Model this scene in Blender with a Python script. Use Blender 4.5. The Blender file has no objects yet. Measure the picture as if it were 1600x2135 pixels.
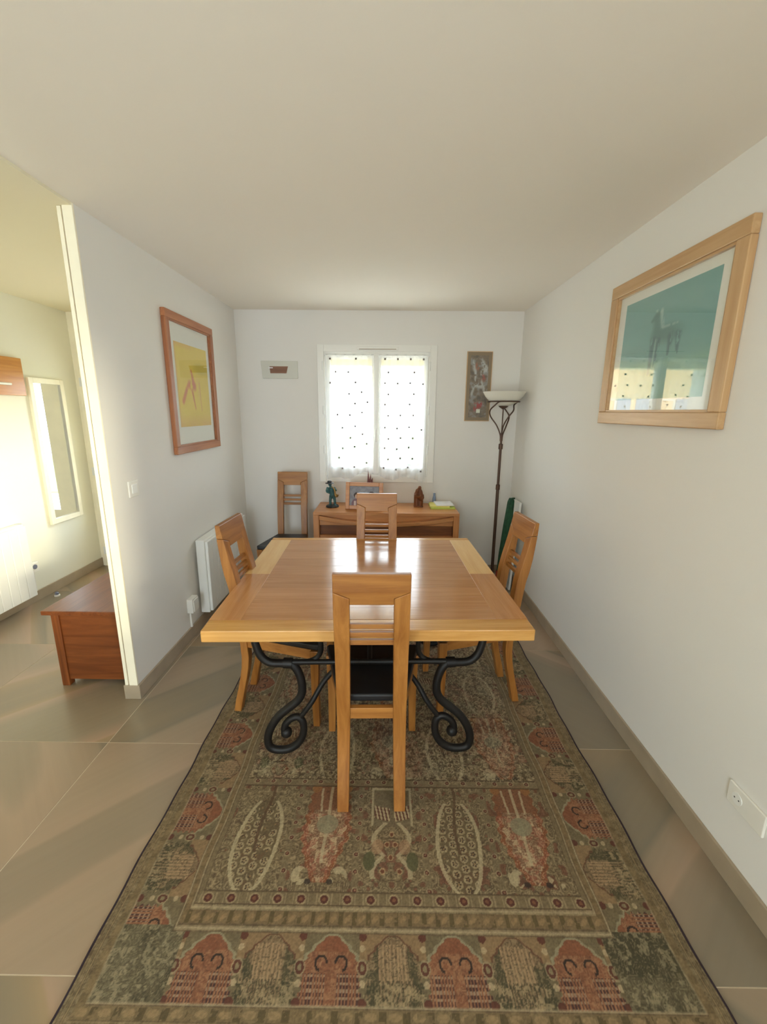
import bpy, bmesh, math, random
import numpy as np
from mathutils import Vector, Matrix
random.seed(7); rng = np.random.default_rng(7)
S = bpy.context.scene
COL = S.collection
PI = math.pi
R = math.radians

# ------------------------------------------------------------------ camera, world, sun, exposure
CAM_H = 1.616
cd = bpy.data.cameras.new('camera'); cam = bpy.data.objects.new('camera', cd); COL.objects.link(cam)
cd.sensor_fit = 'VERTICAL'; cd.sensor_height = 24.0; cd.lens = 24.0 * 900.0 / 2135.0
cd.clip_start = 0.02; cd.clip_end = 200
def _n(v): return v / np.linalg.norm(v)
_Y = _n(np.array([808 - 800., 857 - 1067.5, 900.])); _Z = -_n(np.array([766 - 800., 4888 - 1067.5, 900.]))
_Z = _n(_Z - _Y * _Z.dot(_Y)); _X = np.cross(_Y, _Z)
_M = np.array([_X, _Y, _Z])
cam.matrix_world = Matrix(((_M[0, 0], -_M[0, 1], -_M[0, 2], 0), (_M[1, 0], -_M[1, 1], -_M[1, 2], 0),
                           (_M[2, 0], -_M[2, 1], -_M[2, 2], CAM_H), (0, 0, 0, 1)))
S.camera = cam

W = bpy.data.worlds.new('sky'); S.world = W; W.use_nodes = True
bg = W.node_tree.nodes['Background']
bg.inputs[0].default_value = (0.80, 0.90, 1.0, 1); bg.inputs[1].default_value = 22.0

sd = bpy.data.lights.new('sun', 'SUN'); sun = bpy.data.objects.new('sun', sd); COL.objects.link(sun)
sd.energy = 11.0; sd.color = (1.0, 0.88, 0.62); sd.angle = R(8)
sun.rotation_euler = Vector((-1.0, 0.98, -0.150)).to_track_quat('-Z', 'Y').to_euler()

def portal(name, cx, cy, cz, sx, sz, inward):
    l = bpy.data.lights.new(name, 'AREA'); o = bpy.data.objects.new(name, l); COL.objects.link(o)
    l.shape = 'RECTANGLE'; l.size = sx; l.size_y = sz; l.cycles.is_portal = True
    o.location = (cx, cy, cz)
    o.rotation_euler = Vector(inward).to_track_quat('-Z', 'Z').to_euler()
portal('window_portal', -0.10, 4.46, 1.57, 1.04, 1.16, (0, -1, 0))
portal('added_rear_portal', -1.30, -3.74, 1.15, 1.84, 2.34, (0, 1, 0))  # opening of the added rear window
portal('side_window_portal', 1.46, -1.31, 1.63, 1.82, 1.40, (-1, 0, 0))  # opening of the added side window
portal('hall_door_portal', -2.43, 4.45, 1.24, 0.42, 1.30, (0, -1, 0))

vs = S.view_settings
vs.view_transform = 'Standard'; vs.look = 'None'; vs.gamma = 1.0; vs.use_curve_mapping = False
vs.exposure = -0.78
S.cycles.use_denoising = True
S.cycles.max_bounces = 12; S.cycles.diffuse_bounces = 8; S.cycles.transparent_max_bounces = 16
S.cycles.caustics_reflective = False; S.cycles.caustics_refractive = False
S.cycles.sample_clamp_indirect = 12

# ------------------------------------------------------------------ materials
def lin(c):
    c = np.asarray(c, float) / 255.0
    return np.where(c <= 0.04045, c / 12.92, ((c + 0.055) / 1.055) ** 2.4)
def L4(c): return tuple(float(v) for v in lin(c)) + (1.0,)

class NT:
    def __init__(s, name):
        s.m = bpy.data.materials.new(name); s.m.use_nodes = True
        s.t = s.m.node_tree; s.b = s.t.nodes['Principled BSDF']; s.out = s.t.nodes['Material Output']
    def n(s, t, **k):
        x = s.t.nodes.new(t)
        for a, v in k.items(): setattr(x, a, v)
        return x
    def l(s, a, b): s.t.links.new(a, b)
    def set(s, **k):
        names = dict(color='Base Color', rough='Roughness', metal='Metallic', spec='Specular IOR Level', coat='Coat Weight',
                     coat_rough='Coat Roughness', trans='Transmission Weight', sss='Subsurface Weight', ior='IOR')
        for a, v in k.items(): s.b.inputs[names[a]].default_value = v
        return s

def plain(name, rgb, rough=0.5, metal=0.0, bump=0.0, bscale=200, spec=0.5, var=0.0, vscale=6.0, coat=0.0):
    x = NT(name); x.set(color=L4(rgb), rough=rough, metal=metal, spec=spec, coat=coat)
    tc = x.n('ShaderNodeTexCoord')
    if var > 0:
        nz = x.n('ShaderNodeTexNoise'); nz.inputs['Scale'].default_value = vscale; nz.inputs['Detail'].default_value = 4
        x.l(tc.outputs['Object'], nz.inputs['Vector'])
        rp = x.n('ShaderNodeValToRGB')
        a = np.clip(np.array(rgb) * (1 - var), 0, 255); b = np.clip(np.array(rgb) * (1 + var), 0, 255)
        rp.color_ramp.elements[0].color = L4(a); rp.color_ramp.elements[1].color = L4(b)
        rp.color_ramp.elements[0].position = .3; rp.color_ramp.elements[1].position = .7
        x.l(nz.outputs['Fac'], rp.inputs[0]); x.l(rp.outputs[0], x.b.inputs['Base Color'])
    if bump > 0:
        nz = x.n('ShaderNodeTexNoise'); nz.inputs['Scale'].default_value = bscale; nz.inputs['Detail'].default_value = 3
        x.l(tc.outputs['Object'], nz.inputs['Vector'])
        bp = x.n('ShaderNodeBump'); bp.inputs['Strength'].default_value = bump; bp.inputs['Distance'].default_value = 0.002
        x.l(nz.outputs['Fac'], bp.inputs['Height']); x.l(bp.outputs[0], x.b.inputs['Normal'])
    return x.m

def wood(name, light, dark, axis, rough=0.35, coat=0.0, scale=1.0, contrast=1.0):
    x = NT(name); x.set(rough=rough, coat=coat, coat_rough=0.12)
    tc = x.n('ShaderNodeTexCoord'); oi = x.n('ShaderNodeObjectInfo')
    mp = x.n('ShaderNodeMapping')
    sc = [26 * scale] * 3; sc[axis] = 1.6 * scale
    mp.inputs['Scale'].default_value = sc
    add = x.n('ShaderNodeVectorMath', operation='ADD'); mul = x.n('ShaderNodeVectorMath', operation='SCALE')
    cb = x.n('ShaderNodeCombineXYZ')
    for i in range(3): x.l(oi.outputs['Random'], cb.inputs[i])
    x.l(cb.outputs[0], mul.inputs[0]); mul.inputs['Scale'].default_value = 37.0
    x.l(tc.outputs['Object'], mp.inputs['Vector']); x.l(mp.outputs[0], add.inputs[0]); x.l(mul.outputs[0], add.inputs[1])
    n1 = x.n('ShaderNodeTexNoise'); n1.inputs['Scale'].default_value = 1.0; n1.inputs['Detail'].default_value = 6; n1.inputs['Roughness'].default_value = .65
    n1.inputs['Distortion'].default_value = 0.6
    x.l(add.outputs[0], n1.inputs['Vector'])
    rp = x.n('ShaderNodeValToRGB')
    l = np.array(light, float); d = np.array(dark, float); m = (l + d) / 2
    rp.color_ramp.elements[0].color = L4(m + (d - m) * contrast); rp.color_ramp.elements[1].color = L4(m + (l - m) * contrast)
    rp.color_ramp.elements[0].position = .34; rp.color_ramp.elements[1].position = .66
    x.l(n1.outputs['Fac'], rp.inputs[0])
    hs = x.n('ShaderNodeHueSaturation')
    mr = x.n('ShaderNodeMapRange'); mr.inputs['To Min'].default_value = .93; mr.inputs['To Max'].default_value = 1.07
    x.l(oi.outputs['Random'], mr.inputs['Value']); x.l(mr.outputs[0], hs.inputs['Value'])
    x.l(rp.outputs[0], hs.inputs['Color']); x.l(hs.outputs[0], x.b.inputs['Base Color'])
    bp = x.n('ShaderNodeBump'); bp.inputs['Strength'].default_value = .05; bp.inputs['Distance'].default_value = .001
    x.l(n1.outputs['Fac'], bp.inputs['Height']); x.l(bp.outputs[0], x.b.inputs['Normal'])
    return x.m

def stone_tile(name, cols, rough=.28, skirting=False):
    """vein-cut stone: broad oblique bands in soft beige, pink and grey; every tile turned and shifted its own way"""
    x = NT(name); x.set(rough=rough)
    tc = x.n('ShaderNodeTexCoord'); oi = x.n('ShaderNodeObjectInfo')
    m4 = x.n('ShaderNodeMath', operation='MULTIPLY'); m4.inputs[1].default_value = 4.0
    fl = x.n('ShaderNodeMath', operation='FLOOR'); an = x.n('ShaderNodeMath', operation='MULTIPLY_ADD')
    an.inputs[1].default_value = PI / 2; an.inputs[2].default_value = .82
    x.l(oi.outputs['Random'], m4.inputs[0]); x.l(m4.outputs[0], fl.inputs[0]); x.l(fl.outputs[0], an.inputs[0])
    vr = x.n('ShaderNodeVectorRotate', rotation_type='Z_AXIS'); x.l(tc.outputs['Object'], vr.inputs['Vector']); x.l(an.outputs[0], vr.inputs['Angle'])
    mp = x.n('ShaderNodeMapping'); mp.inputs['Scale'].default_value = (.22, 1.7, 1)
    x.l(vr.outputs[0], mp.inputs['Vector'])
    cb = x.n('ShaderNodeCombineXYZ'); sc = x.n('ShaderNodeMath', operation='MULTIPLY'); sc.inputs[1].default_value = 61.0
    x.l(oi.outputs['Random'], sc.inputs[0])
    for i in range(3): x.l(sc.outputs[0], cb.inputs[i])
    ad = x.n('ShaderNodeVectorMath', operation='ADD'); x.l(mp.outputs[0], ad.inputs[0]); x.l(cb.outputs[0], ad.inputs[1])
    nz = x.n('ShaderNodeTexNoise'); nz.inputs['Scale'].default_value = 1.0; nz.inputs['Detail'].default_value = 1.5; nz.inputs['Roughness'].default_value = .4
    x.l(ad.outputs[0], nz.inputs['Vector'])
    rp = x.n('ShaderNodeValToRGB'); e = rp.color_ramp.elements
    ps = [.30, .40, .41, .50, .515, .60, .61, .72]
    while len(e) < 8: e.new(.5)
    for i, p in enumerate(ps): e[i].position = p; e[i].color = L4(cols[i])
    x.l(nz.outputs['Fac'], rp.inputs[0])
    mp2 = x.n('ShaderNodeMapping'); mp2.inputs['Scale'].default_value = (1.2, 42, 1); x.l(vr.outputs[0], mp2.inputs['Vector'])
    n2 = x.n('ShaderNodeTexNoise'); n2.inputs['Scale'].default_value = 1.0; n2.inputs['Detail'].default_value = 5
    x.l(mp2.outputs[0], n2.inputs['Vector'])
    r2 = x.n('ShaderNodeMapRange'); r2.inputs['To Min'].default_value = .93; r2.inputs['To Max'].default_value = 1.07
    x.l(n2.outputs['Fac'], r2.inputs['Value'])
    hs = x.n('ShaderNodeHueSaturation'); x.l(r2.outputs[0], hs.inputs['Value']); x.l(rp.outputs[0], hs.inputs['Color'])
    x.l(hs.outputs[0], x.b.inputs['Base Color'])
    return x.m

def painted(name, rough=.6, bump=0.0, bscale=400):
    x = NT(name); x.set(rough=rough)
    a = x.n('ShaderNodeVertexColor', layer_name='Col'); x.l(a.outputs[0], x.b.inputs['Base Color'])
    if bump:
        tc = x.n('ShaderNodeTexCoord'); nz = x.n('ShaderNodeTexNoise'); nz.inputs['Scale'].default_value = bscale
        x.l(tc.outputs['Object'], nz.inputs['Vector'])
        bp = x.n('ShaderNodeBump'); bp.inputs['Strength'].default_value = bump; bp.inputs['Distance'].default_value = .003
        x.l(nz.outputs['Fac'], bp.inputs['Height']); x.l(bp.outputs[0], x.b.inputs['Normal'])
    return x.m

def clear_glass(name, tint=(1, 1, 1), boost=1.0):
    """thin pane: clear straight through, mirror-like by Fresnel"""
    x = NT(name); x.t.nodes.remove(x.b)
    tr = x.n('ShaderNodeBsdfTransparent'); tr.inputs[0].default_value = (*tint, 1)
    gl = x.n('ShaderNodeBsdfGlossy'); gl.inputs['Roughness'].default_value = 0.0
    fr = x.n('ShaderNodeFresnel'); fr.inputs[0].default_value = 1.5
    mu = x.n('ShaderNodeMath', operation='MULTIPLY'); mu.inputs[1].default_value = boost; mu.use_clamp = True
    x.l(fr.outputs[0], mu.inputs[0])
    ge = x.n('ShaderNodeNewGeometry'); iv = x.n('ShaderNodeMath', operation='SUBTRACT'); iv.inputs[0].default_value = 1.0
    x.l(ge.outputs['Backfacing'], iv.inputs[1]); m2 = x.n('ShaderNodeMath', operation='MULTIPLY'); x.l(mu.outputs[0], m2.inputs[0]); x.l(iv.outputs[0], m2.inputs[1]); mu = m2
    mx = x.n('ShaderNodeMixShader'); x.l(mu.outputs[0], mx.inputs[0]); x.l(tr.outputs[0], mx.inputs[1]); x.l(gl.outputs[0], mx.inputs[2])
    x.l(mx.outputs[0], x.out.inputs[0])
    return x.m

def sheer(name):
    x = NT(name); x.t.nodes.remove(x.b)
    tr = x.n('ShaderNodeBsdfTransparent'); tl = x.n('ShaderNodeBsdfTranslucent'); df = x.n('ShaderNodeBsdfDiffuse')
    tl.inputs[0].default_value = (.92, .93, .96, 1); df.inputs[0].default_value = (.9, .9, .92, 1)
    a = x.n('ShaderNodeMixShader'); a.inputs[0].default_value = .45; x.l(tl.outputs[0], a.inputs[1]); x.l(df.outputs[0], a.inputs[2])
    b = x.n('ShaderNodeMixShader'); b.inputs[0].default_value = .55; x.l(a.outputs[0], b.inputs[1]); x.l(tr.outputs[0], b.inputs[2])
    x.l(b.outputs[0], x.out.inputs[0])
    return x.m

M = {}
M['wall'] = plain('white_wall_paint', (230, 227, 222), .8, bump=.10, bscale=260)
M['wall_cream'] = plain('cream_hall_paint', (233, 231, 215), .75, bump=.10, bscale=260)
M['ceil'] = plain('ceiling_paint', (242, 236, 226), .9, bump=.06, bscale=220)
M['ceil_glow'] = plain('ceiling_glow_tint', (237, 229, 202), .9, bump=.06, bscale=220)  # cream tint holds the hall's warm light on the ceiling
M['trim'] = plain('cream_gloss_trim', (248, 240, 216), .4, var=.02)
M['pvc'] = plain('white_pvc', (236, 234, 228), .35)
M['white_enamel'] = plain('white_enamel', (236, 236, 232), .3)
M['offwhite_plastic'] = plain('offwhite_plastic', (233, 230, 222), .35)
TC = [(133, 120, 101), (147, 128, 107), (163, 139, 116), (150, 132, 110), (127, 116, 98), (155, 132, 102), (166, 139, 116), (142, 128, 107)]
M['tile'] = stone_tile('veined_stone_tile', TC)
M['skirt'] = plain('stone_skirting', (164, 148, 126), .35, var=.06, vscale=5)
M['grout'] = plain('pale_grout', (208, 192, 168), .8)
M['screed'] = plain('screed', (150, 140, 125), .8)
OAK = ((176, 119, 57), (140, 86, 34)); TBL = ((200, 148, 100), (176, 122, 78)); PALE = ((236, 196, 134), (222, 176, 112))
for i, a in enumerate('xyz'):
    M['oak_' + a] = wood('honey_oak_' + a, *OAK, i, rough=.38)
    M['table_' + a] = wood('table_oak_' + a, *TBL, i, rough=.15, contrast=.8)
    M['pale_' + a] = wood('pale_oak_' + a, *PALE, i, rough=.18, contrast=.8)
    M['edge_' + a] = wood('table_edge_oak_' + a, (214, 164, 96), (190, 136, 70), i, rough=.25)
    M['console_' + a] = wood('console_oak_' + a, (206, 146, 92), (178, 114, 62), i, rough=.32)
    M['cherry_' + a] = wood('cherry_' + a, (134, 74, 33), (102, 50, 19), i, rough=.35)
    M['frame_' + a] = wood('frame_beech_' + a, (204, 168, 124), (188, 148, 104), i, rough=.3)
    M['mahog_' + a] = wood('frame_mahogany_' + a, (186, 124, 84), (160, 98, 64), i, rough=.3)
M['rack'] = wood('rack_wood', (206, 146, 78), (184, 118, 56), 1, rough=.3)
M['darkwood'] = wood('dark_panel_wood', (142, 86, 44), (112, 62, 28), 0, rough=.4)
M['iron'] = plain('black_wrought_iron', (24, 20, 17), .5, metal=.0, bump=.25, bscale=120, spec=.35)
M['leather'] = plain('black_leather', (26, 25, 26), .42, bump=.12, bscale=300)
M['bronze'] = plain('brown_lamp_metal', (92, 70, 58), .45, metal=.6)
M['frosted'] = plain('frosted_lamp_glass', (226, 222, 208), .5)
M['mat_white'] = plain('picture_mat', (240, 240, 230), .8)
M['paint_pic'] = painted('print_ink', .6)
M['paint_rug'] = painted('woven_wool', .95, bump=.5, bscale=700)
M['rug_edge'] = plain('dark_rug_binding', (44, 30, 38), .9)
M['rug_back'] = plain('rug_backing', (120, 100, 76), .95)
M['glass'] = clear_glass('picture_glass', boost=1.9)
M['pane'] = clear_glass('window_glass', (.96, .98, .97))
M['sheer'] = sheer('sheer_curtain')
M['dot'] = plain('curtain_dot', (120, 112, 108), .9)
M['mirror'] = NT('mirror_silver').set(color=(.92, .94, .92, 1), rough=.02, metal=1.0).m
M['patina'] = plain('verdigris_bronze', (58, 96, 98), .5, metal=.2, var=.25, vscale=40)
M['hat'] = plain('black_patina', (34, 36, 38), .5)
M['brass'] = plain('aged_brass', (150, 118, 64), .4, metal=.5)
M['carve'] = wood('carved_wood', (134, 76, 36), (92, 46, 18), 2, rough=.4)
M['green_cloth'] = plain('dark_green_cloth', (24, 66, 42), .8, var=.2, vscale=30)
M['red_cloth'] = plain('red_cloth', (140, 26, 26), .8)
M['black_plastic'] = plain('black_plastic', (22, 22, 22), .5)
M['paper'] = plain('white_paper', (236, 236, 240), .7)
M['lime'] = plain('lime_cover', (186, 200, 92), .5)
M['yellow_cover'] = plain('yellow_cover', (226, 214, 120), .5)
M['blue_plastic'] = plain('blue_grey_plastic', (128, 142, 168), .4)
M['dry'] = plain('dried_stem', (126, 84, 84), .8)
M['plaque'] = plain('pale_plaque', (206, 204, 192), .35)
M['plaque_brown'] = wood('plaque_brown', (150, 108, 84), (128, 88, 66), 0, rough=.6)
M['chrome'] = plain('brushed_metal', (190, 190, 185), .25, metal=1.0)
M['dial'] = plain('grey_dial', (110, 112, 128), .4)
M['grass'] = plain('lawn', (120, 140, 70), .95, var=.2, vscale=2)
M['gravel'] = plain('pale_gravel', (222, 214, 198), .95, var=.1, vscale=4)
M['render_wall'] = plain('apricot_render', (236, 196, 140), .9, var=.04)
M['house_white'] = plain('white_render', (236, 232, 222), .9)
M['rooftile'] = plain('clay_roof', (196, 120, 84), .85, var=.1, vscale=12)
M['leaf'] = plain('hedge_leaf', (96, 128, 52), .8, var=.3, vscale=5)
M['box_cream'] = plain('shutter_box', (244, 226, 176), .5)
M['socket_dark'] = plain('socket_hole', (60, 58, 54), .6)

# ------------------------------------------------------------------ mesh helpers
class MB:
    def __init__(s): s.v = []; s.f = []
    def add(s, vs, fs):
        k = len(s.v); s.v += [tuple(p) for p in vs]; s.f += [tuple(i + k for i in f) for f in fs]; return s
    def box(s, x0, x1, y0, y1, z0, z1):
        return s.add([(x0, y0, z0), (x1, y0, z0), (x1, y1, z0), (x0, y1, z0), (x0, y0, z1), (x1, y0, z1), (x1, y1, z1), (x0, y1, z1)],
                     [(0, 3, 2, 1), (4, 5, 6, 7), (0, 1, 5, 4), (1, 2, 6, 5), (2, 3, 7, 6), (3, 0, 4, 7)])
    def prism(s, poly, axis, a, b):
        """poly: list of 2-D points, extruded along axis from a to b"""
        def P(p, t):
            return (t, p[0], p[1]) if axis == 0 else ((p[0], t, p[1]) if axis == 1 else (p[0], p[1], t))
        n = len(poly)
        vs = [P(p, a) for p in poly] + [P(p, b) for p in poly]
        fs = [tuple(range(n)), tuple(range(2 * n - 1, n - 1, -1))] + [(i, i + n, (i + 1) % n + n, (i + 1) % n) for i in range(n)]
        return s.add(vs, fs)
    def lathe(s, prof, cx=0, cy=0, n=24, cap=True):
        vs = []; fs = []
        for r, z in prof:
            for k in range(n):
                a = 2 * PI * k / n; vs.append((cx + r * math.cos(a), cy + r * math.sin(a), z))
        for i in range(len(prof) - 1):
            for k in range(n):
                fs.append((i * n + k, i * n + (k + 1) % n, (i + 1) * n + (k + 1) % n, (i + 1) * n + k))
        if cap:
            fs.append(tuple(range(n - 1, -1, -1))); fs.append(tuple((len(prof) - 1) * n + k for k in range(n)))
        return s.add(vs, fs)
    def tube(s, pts, rad, n=10, flat=None):
        pts = [Vector(p) for p in pts]; m = len(pts)
        if not hasattr(rad, '__len__'): rad = [rad] * m
        T = []
        for i in range(m):
            T.append((pts[min(i + 1, m - 1)] - pts[max(i - 1, 0)]).normalized())
        up = Vector((0, 0, 1)) if abs(T[0].z) < .9 else Vector((0, 1, 0))
        N = (up - T[0] * up.dot(T[0])).normalized()
        vs = []; fs = []
        for i in range(m):
            N = (N - T[i] * N.dot(T[i])); N = N.normalized() if N.length > 1e-6 else T[i].orthogonal().normalized()
            B = T[i].cross(N)
            for k in range(n):
                a = 2 * PI * k / n
                vs.append(pts[i] + (N * math.cos(a) + B * math.sin(a)) * rad[i])
        for i in range(m - 1):
            for k in range(n):
                fs.append((i * n + k, i * n + (k + 1) % n, (i + 1) * n + (k + 1) % n, (i + 1) * n + k))
        fs.append(tuple(range(n - 1, -1, -1))); fs.append(tuple((m - 1) * n + k for k in range(n)))
        return s.add(vs, fs)
    def ball(s, c, r, n=12, sc=(1, 1, 1)):
        vs = []; fs = []
        h = n // 2
        for i in range(1, h):
            t = PI * i / h
            for k in range(n):
                a = 2 * PI * k / n
                vs.append((c[0] + r * sc[0] * math.sin(t) * math.cos(a), c[1] + r * sc[1] * math.sin(t) * math.sin(a), c[2] + r * sc[2] * math.cos(t)))
        top = len(vs); vs.append((c[0], c[1], c[2] + r * sc[2])); vs.append((c[0], c[1], c[2] - r * sc[2]))
        for i in range(h - 2):
            for k in range(n):
                fs.append((i * n + k, (i + 1) * n + k, (i + 1) * n + (k + 1) % n, i * n + (k + 1) % n))
        for k in range(n):
            fs.append((top, k, (k + 1) % n)); fs.append((top + 1, (h - 2) * n + (k + 1) % n, (h - 2) * n + k))
        return s.add(vs, fs)
    def mesh(s, name):
        me = bpy.data.meshes.new(name); me.from_pydata(s.v, [], s.f); me.update()
        bm = bmesh.new(); bm.from_mesh(me); bmesh.ops.recalc_face_normals(bm, faces=bm.faces); bm.to_mesh(me); bm.free()
        return me

def build(name, mb, mat, parent=None, bevel=0.0, smooth=False, seg=2, loc=None, rot=None):
    me = mb if isinstance(mb, bpy.types.Mesh) else mb.mesh(name)
    o = bpy.data.objects.new(name, me); COL.objects.link(o)
    if mat is not None and not me.materials: me.materials.append(M[mat] if isinstance(mat, str) else mat)
    if parent is not None: o.parent = parent
    if loc is not None: o.location = loc
    if rot is not None: o.rotation_euler = rot
    if smooth:
        me.polygons.foreach_set('use_smooth', [True] * len(me.polygons))
        if smooth != 'all':
            try: me.set_sharp_from_angle(angle=R(40))
            except Exception: pass
    if bevel > 0:
        b = o.modifiers.new('bevel', 'BEVEL'); b.width = bevel; b.segments = seg; b.limit_method = 'ANGLE'; b.angle_limit = R(35)
    return o
def tag(o, label, cat, group=None):
    o['label'] = label; o['category'] = cat
    if group: o['group'] = group
    return o
def struct(name, mb, mat, parent=None, **k):
    o = build(name, mb, mat, parent, **k)
    if parent is None: o['kind'] = 'structure'
    return o
def thing(name, label, cat, loc=(0, 0, 0), rz=0.0, group=None):
    o = bpy.data.objects.new(name, None); COL.objects.link(o)
    o.empty_display_size = .1; o.location = loc; o.rotation_euler = (0, 0, rz)
    return tag(o, label, cat, group)
def dup(root, loc, rz, label):
    r = root.copy(); COL.objects.link(r); r.location = loc; r.rotation_euler = (0, 0, rz); r['label'] = label
    for ch in list(root.children):
        c = ch.copy(); COL.objects.link(c); c.parent = r
        for g in list(ch.children):
            d = g.copy(); COL.objects.link(d); d.parent = c
    return r
def smoothpts(pts, sub=6):
    P = [np.array(p, float) for p in pts]; out = []
    for i in range(len(P) - 1):
        p0 = P[max(i - 1, 0)]; p1 = P[i]; p2 = P[i + 1]; p3 = P[min(i + 2, len(P) - 1)]
        for k in range(sub):
            t = k / sub
            out.append(.5 * ((2 * p1) + (-p0 + p2) * t + (2 * p0 - 5 * p1 + 4 * p2 - p3) * t * t + (-p0 + 3 * p1 - 3 * p2 + p3) * t ** 3))
    out.append(P[-1]); return out
def grid_mesh(name, P, C):
    """P (rows, cols, 3) positions, C (rows, cols, 3) sRGB 0-255 colours"""
    ny, nx = P.shape[:2]
    me = bpy.data.meshes.new(name)
    n = nx * ny; me.vertices.add(n); me.vertices.foreach_set('co', P.reshape(-1).astype(np.float32))
    i = np.arange(n).reshape(ny, nx)
    q = np.stack([i[:-1, :-1], i[:-1, 1:], i[1:, 1:], i[1:, :-1]], -1).reshape(-1, 4)
    me.loops.add(q.size); me.loops.foreach_set('vertex_index', q.reshape(-1).astype(np.int32))
    me.polygons.add(len(q)); me.polygons.foreach_set('loop_start', np.arange(0, q.size, 4, dtype=np.int32))
    me.update(calc_edges=True)
    a = me.color_attributes.new('Col', 'FLOAT_COLOR', 'POINT')
    c = np.ones((n, 4), np.float32); c[:, :3] = lin(np.clip(C, 0, 255)).reshape(-1, 3)
    a.data.foreach_set('color', c.reshape(-1))
    return me
def vnoise(x, y, seed=0):
    """smooth value noise on numpy arrays"""
    r = np.random.default_rng(seed).random((64, 64))
    xi = np.floor(x).astype(int); yi = np.floor(y).astype(int); fx = x - xi; fy = y - yi
    fx = fx * fx * (3 - 2 * fx); fy = fy * fy * (3 - 2 * fy)
    g = lambda a, b: r[a % 64, b % 64]
    return (g(xi, yi) * (1 - fx) + g(xi + 1, yi) * fx) * (1 - fy) + (g(xi, yi + 1) * (1 - fx) + g(xi + 1, yi + 1) * fx) * fy
def fbm(x, y, seed=0, o=4):
    s = 0; a = .5; t = 0
    for k in range(o): s = s + a * vnoise(x * 2 ** k, y * 2 ** k, seed + k); t += a; a *= .5
    return s / t
class Paint:
    def __init__(s, shape, base): s.c = np.ones(shape + (3,)) * np.array(base, float)
    def put(s, mask, col, a=1.0):
        m = (np.clip(np.asarray(mask, float), 0, 1) * a)[..., None]
        s.c = s.c * (1 - m) + np.array(col, float) * m

# ------------------------------------------------------------------ the room shell
XL, XR, YB, HC = -1.403, 1.229, 4.21, 2.50
XH, YH, YR = -3.0, 4.30, -3.5       # hall wall, hall end wall, rear wall
PT = 0.067                           # partition thickness
JY = 2.16                            # partition end

floor = struct('floor', MB().box(XH - .15, XR + .2, YR - .2, YH + .3, -.12, -.0012), 'grout')
def tile_mesh(w, h):
    return MB().box(-w / 2, w / 2, -h / 2, h / 2, -.0012, 0.0).mesh('floor_tile')
P9 = .905; G = .0042
tm = tile_mesh(P9 - G, P9 - G)
for i in range(-2, 4):
    for j in range(-5, 5):
        cx = -1.37 + P9 * (i + .5); cy = .912 + P9 * (j + .5)
        if cx < -3.4 or cx > 1.8 or cy > 4.6 or cy < -3.9: continue
        build('floor_tile', tm, 'tile', floor, loc=(cx, cy, 0))

# ceiling, plus an added hall lining: warm light and shadow edge as cream colour
struct('ceiling', MB().box(XH - .15, XR + .2, YR - .2, YH + .3, HC, HC + .12), 'ceil')
cl = struct('trim_1', MB().box(XH, XL, YR, JY, HC - .012, HC).box(XH, XL - PT, JY, YH, HC - .012, HC), 'ceil_glow')  # added lining, its tint stands in for warm light and a shadow edge
cl['label'] = 'added hall ceiling lining, its cream tint standing in for warm light'

SY0, SY1, SZ0, SZ1 = -2.20, -.48, .95, 2.30     # unseen side window, added to throw sun on the hall wall
struct('wall_right', MB().box(XR, XR + .2, SY1, YB + .30, 0, HC).box(XR, XR + .2, YR - .2, SY0, 0, HC).box(XR, XR + .2, SY0, SY1, 0, SZ0).box(XR, XR + .2, SY0, SY1, SZ1, HC), 'wall')
struct('wall_left', MB().box(XL - PT, XL, JY, YB + .02, 0, HC), 'wall')
struct('wall_hall', MB().box(XH - .15, XH, YR - .2, YH + .3, 0, HC), 'wall_cream')
# back wall with the window opening
WX0, WX1, WZ0, WZ1 = -.60, .40, 1.00, 2.15
wb = MB().box(XL - PT, WX0, YB, YB + .30, 0, HC).box(WX1, XR, YB, YB + .30, 0, HC)
wb.box(WX0, WX1, YB, YB + .30, 0, WZ0).box(WX0, WX1, YB, YB + .30, WZ1, HC)
struct('wall_back', wb, 'wall')
# hall end wall with the entrance door opening
DX0, DX1, DZ = -2.97, -2.05, 2.12
wh = MB().box(XH, DX0, YH, YH + .21, 0, HC).box(DX1, XL - PT, YH, YH + .21, 0, HC).box(DX0, DX1, YH, YH + .21, DZ, HC)
struct('wall_hall_end', wh, 'trim')
# rear wall with an unseen wide window, added to light the room
RX0, RX1, RZ0, RZ1 = -2.2, -.43, 0.0, 2.32
wr = MB().box(XH, RX0, YR - .2, YR, 0, HC).box(RX1, XR, YR - .2, YR, 0, HC).box(RX0, RX1, YR - .2, YR, RZ1, HC)
struct('wall_rear', wr, 'wall')

# partition end trim: two cream boards with a groove
jt = struct('trim_2', MB().box(XL - .045, XL + .002, JY - .012, JY, .087, HC - .001), 'trim', bevel=.002)
jt['label'] = 'cream jamb board on the partition end'
build('trim_board', MB().box(XL - PT - .003, XL - .052, JY - .010, JY, .087, HC - .013), 'trim', jt, bevel=.002)
build('groove', MB().box(XL - .052, XL - .045, JY - .004, JY, .087, HC - .013), 'skirt', jt)

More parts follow.
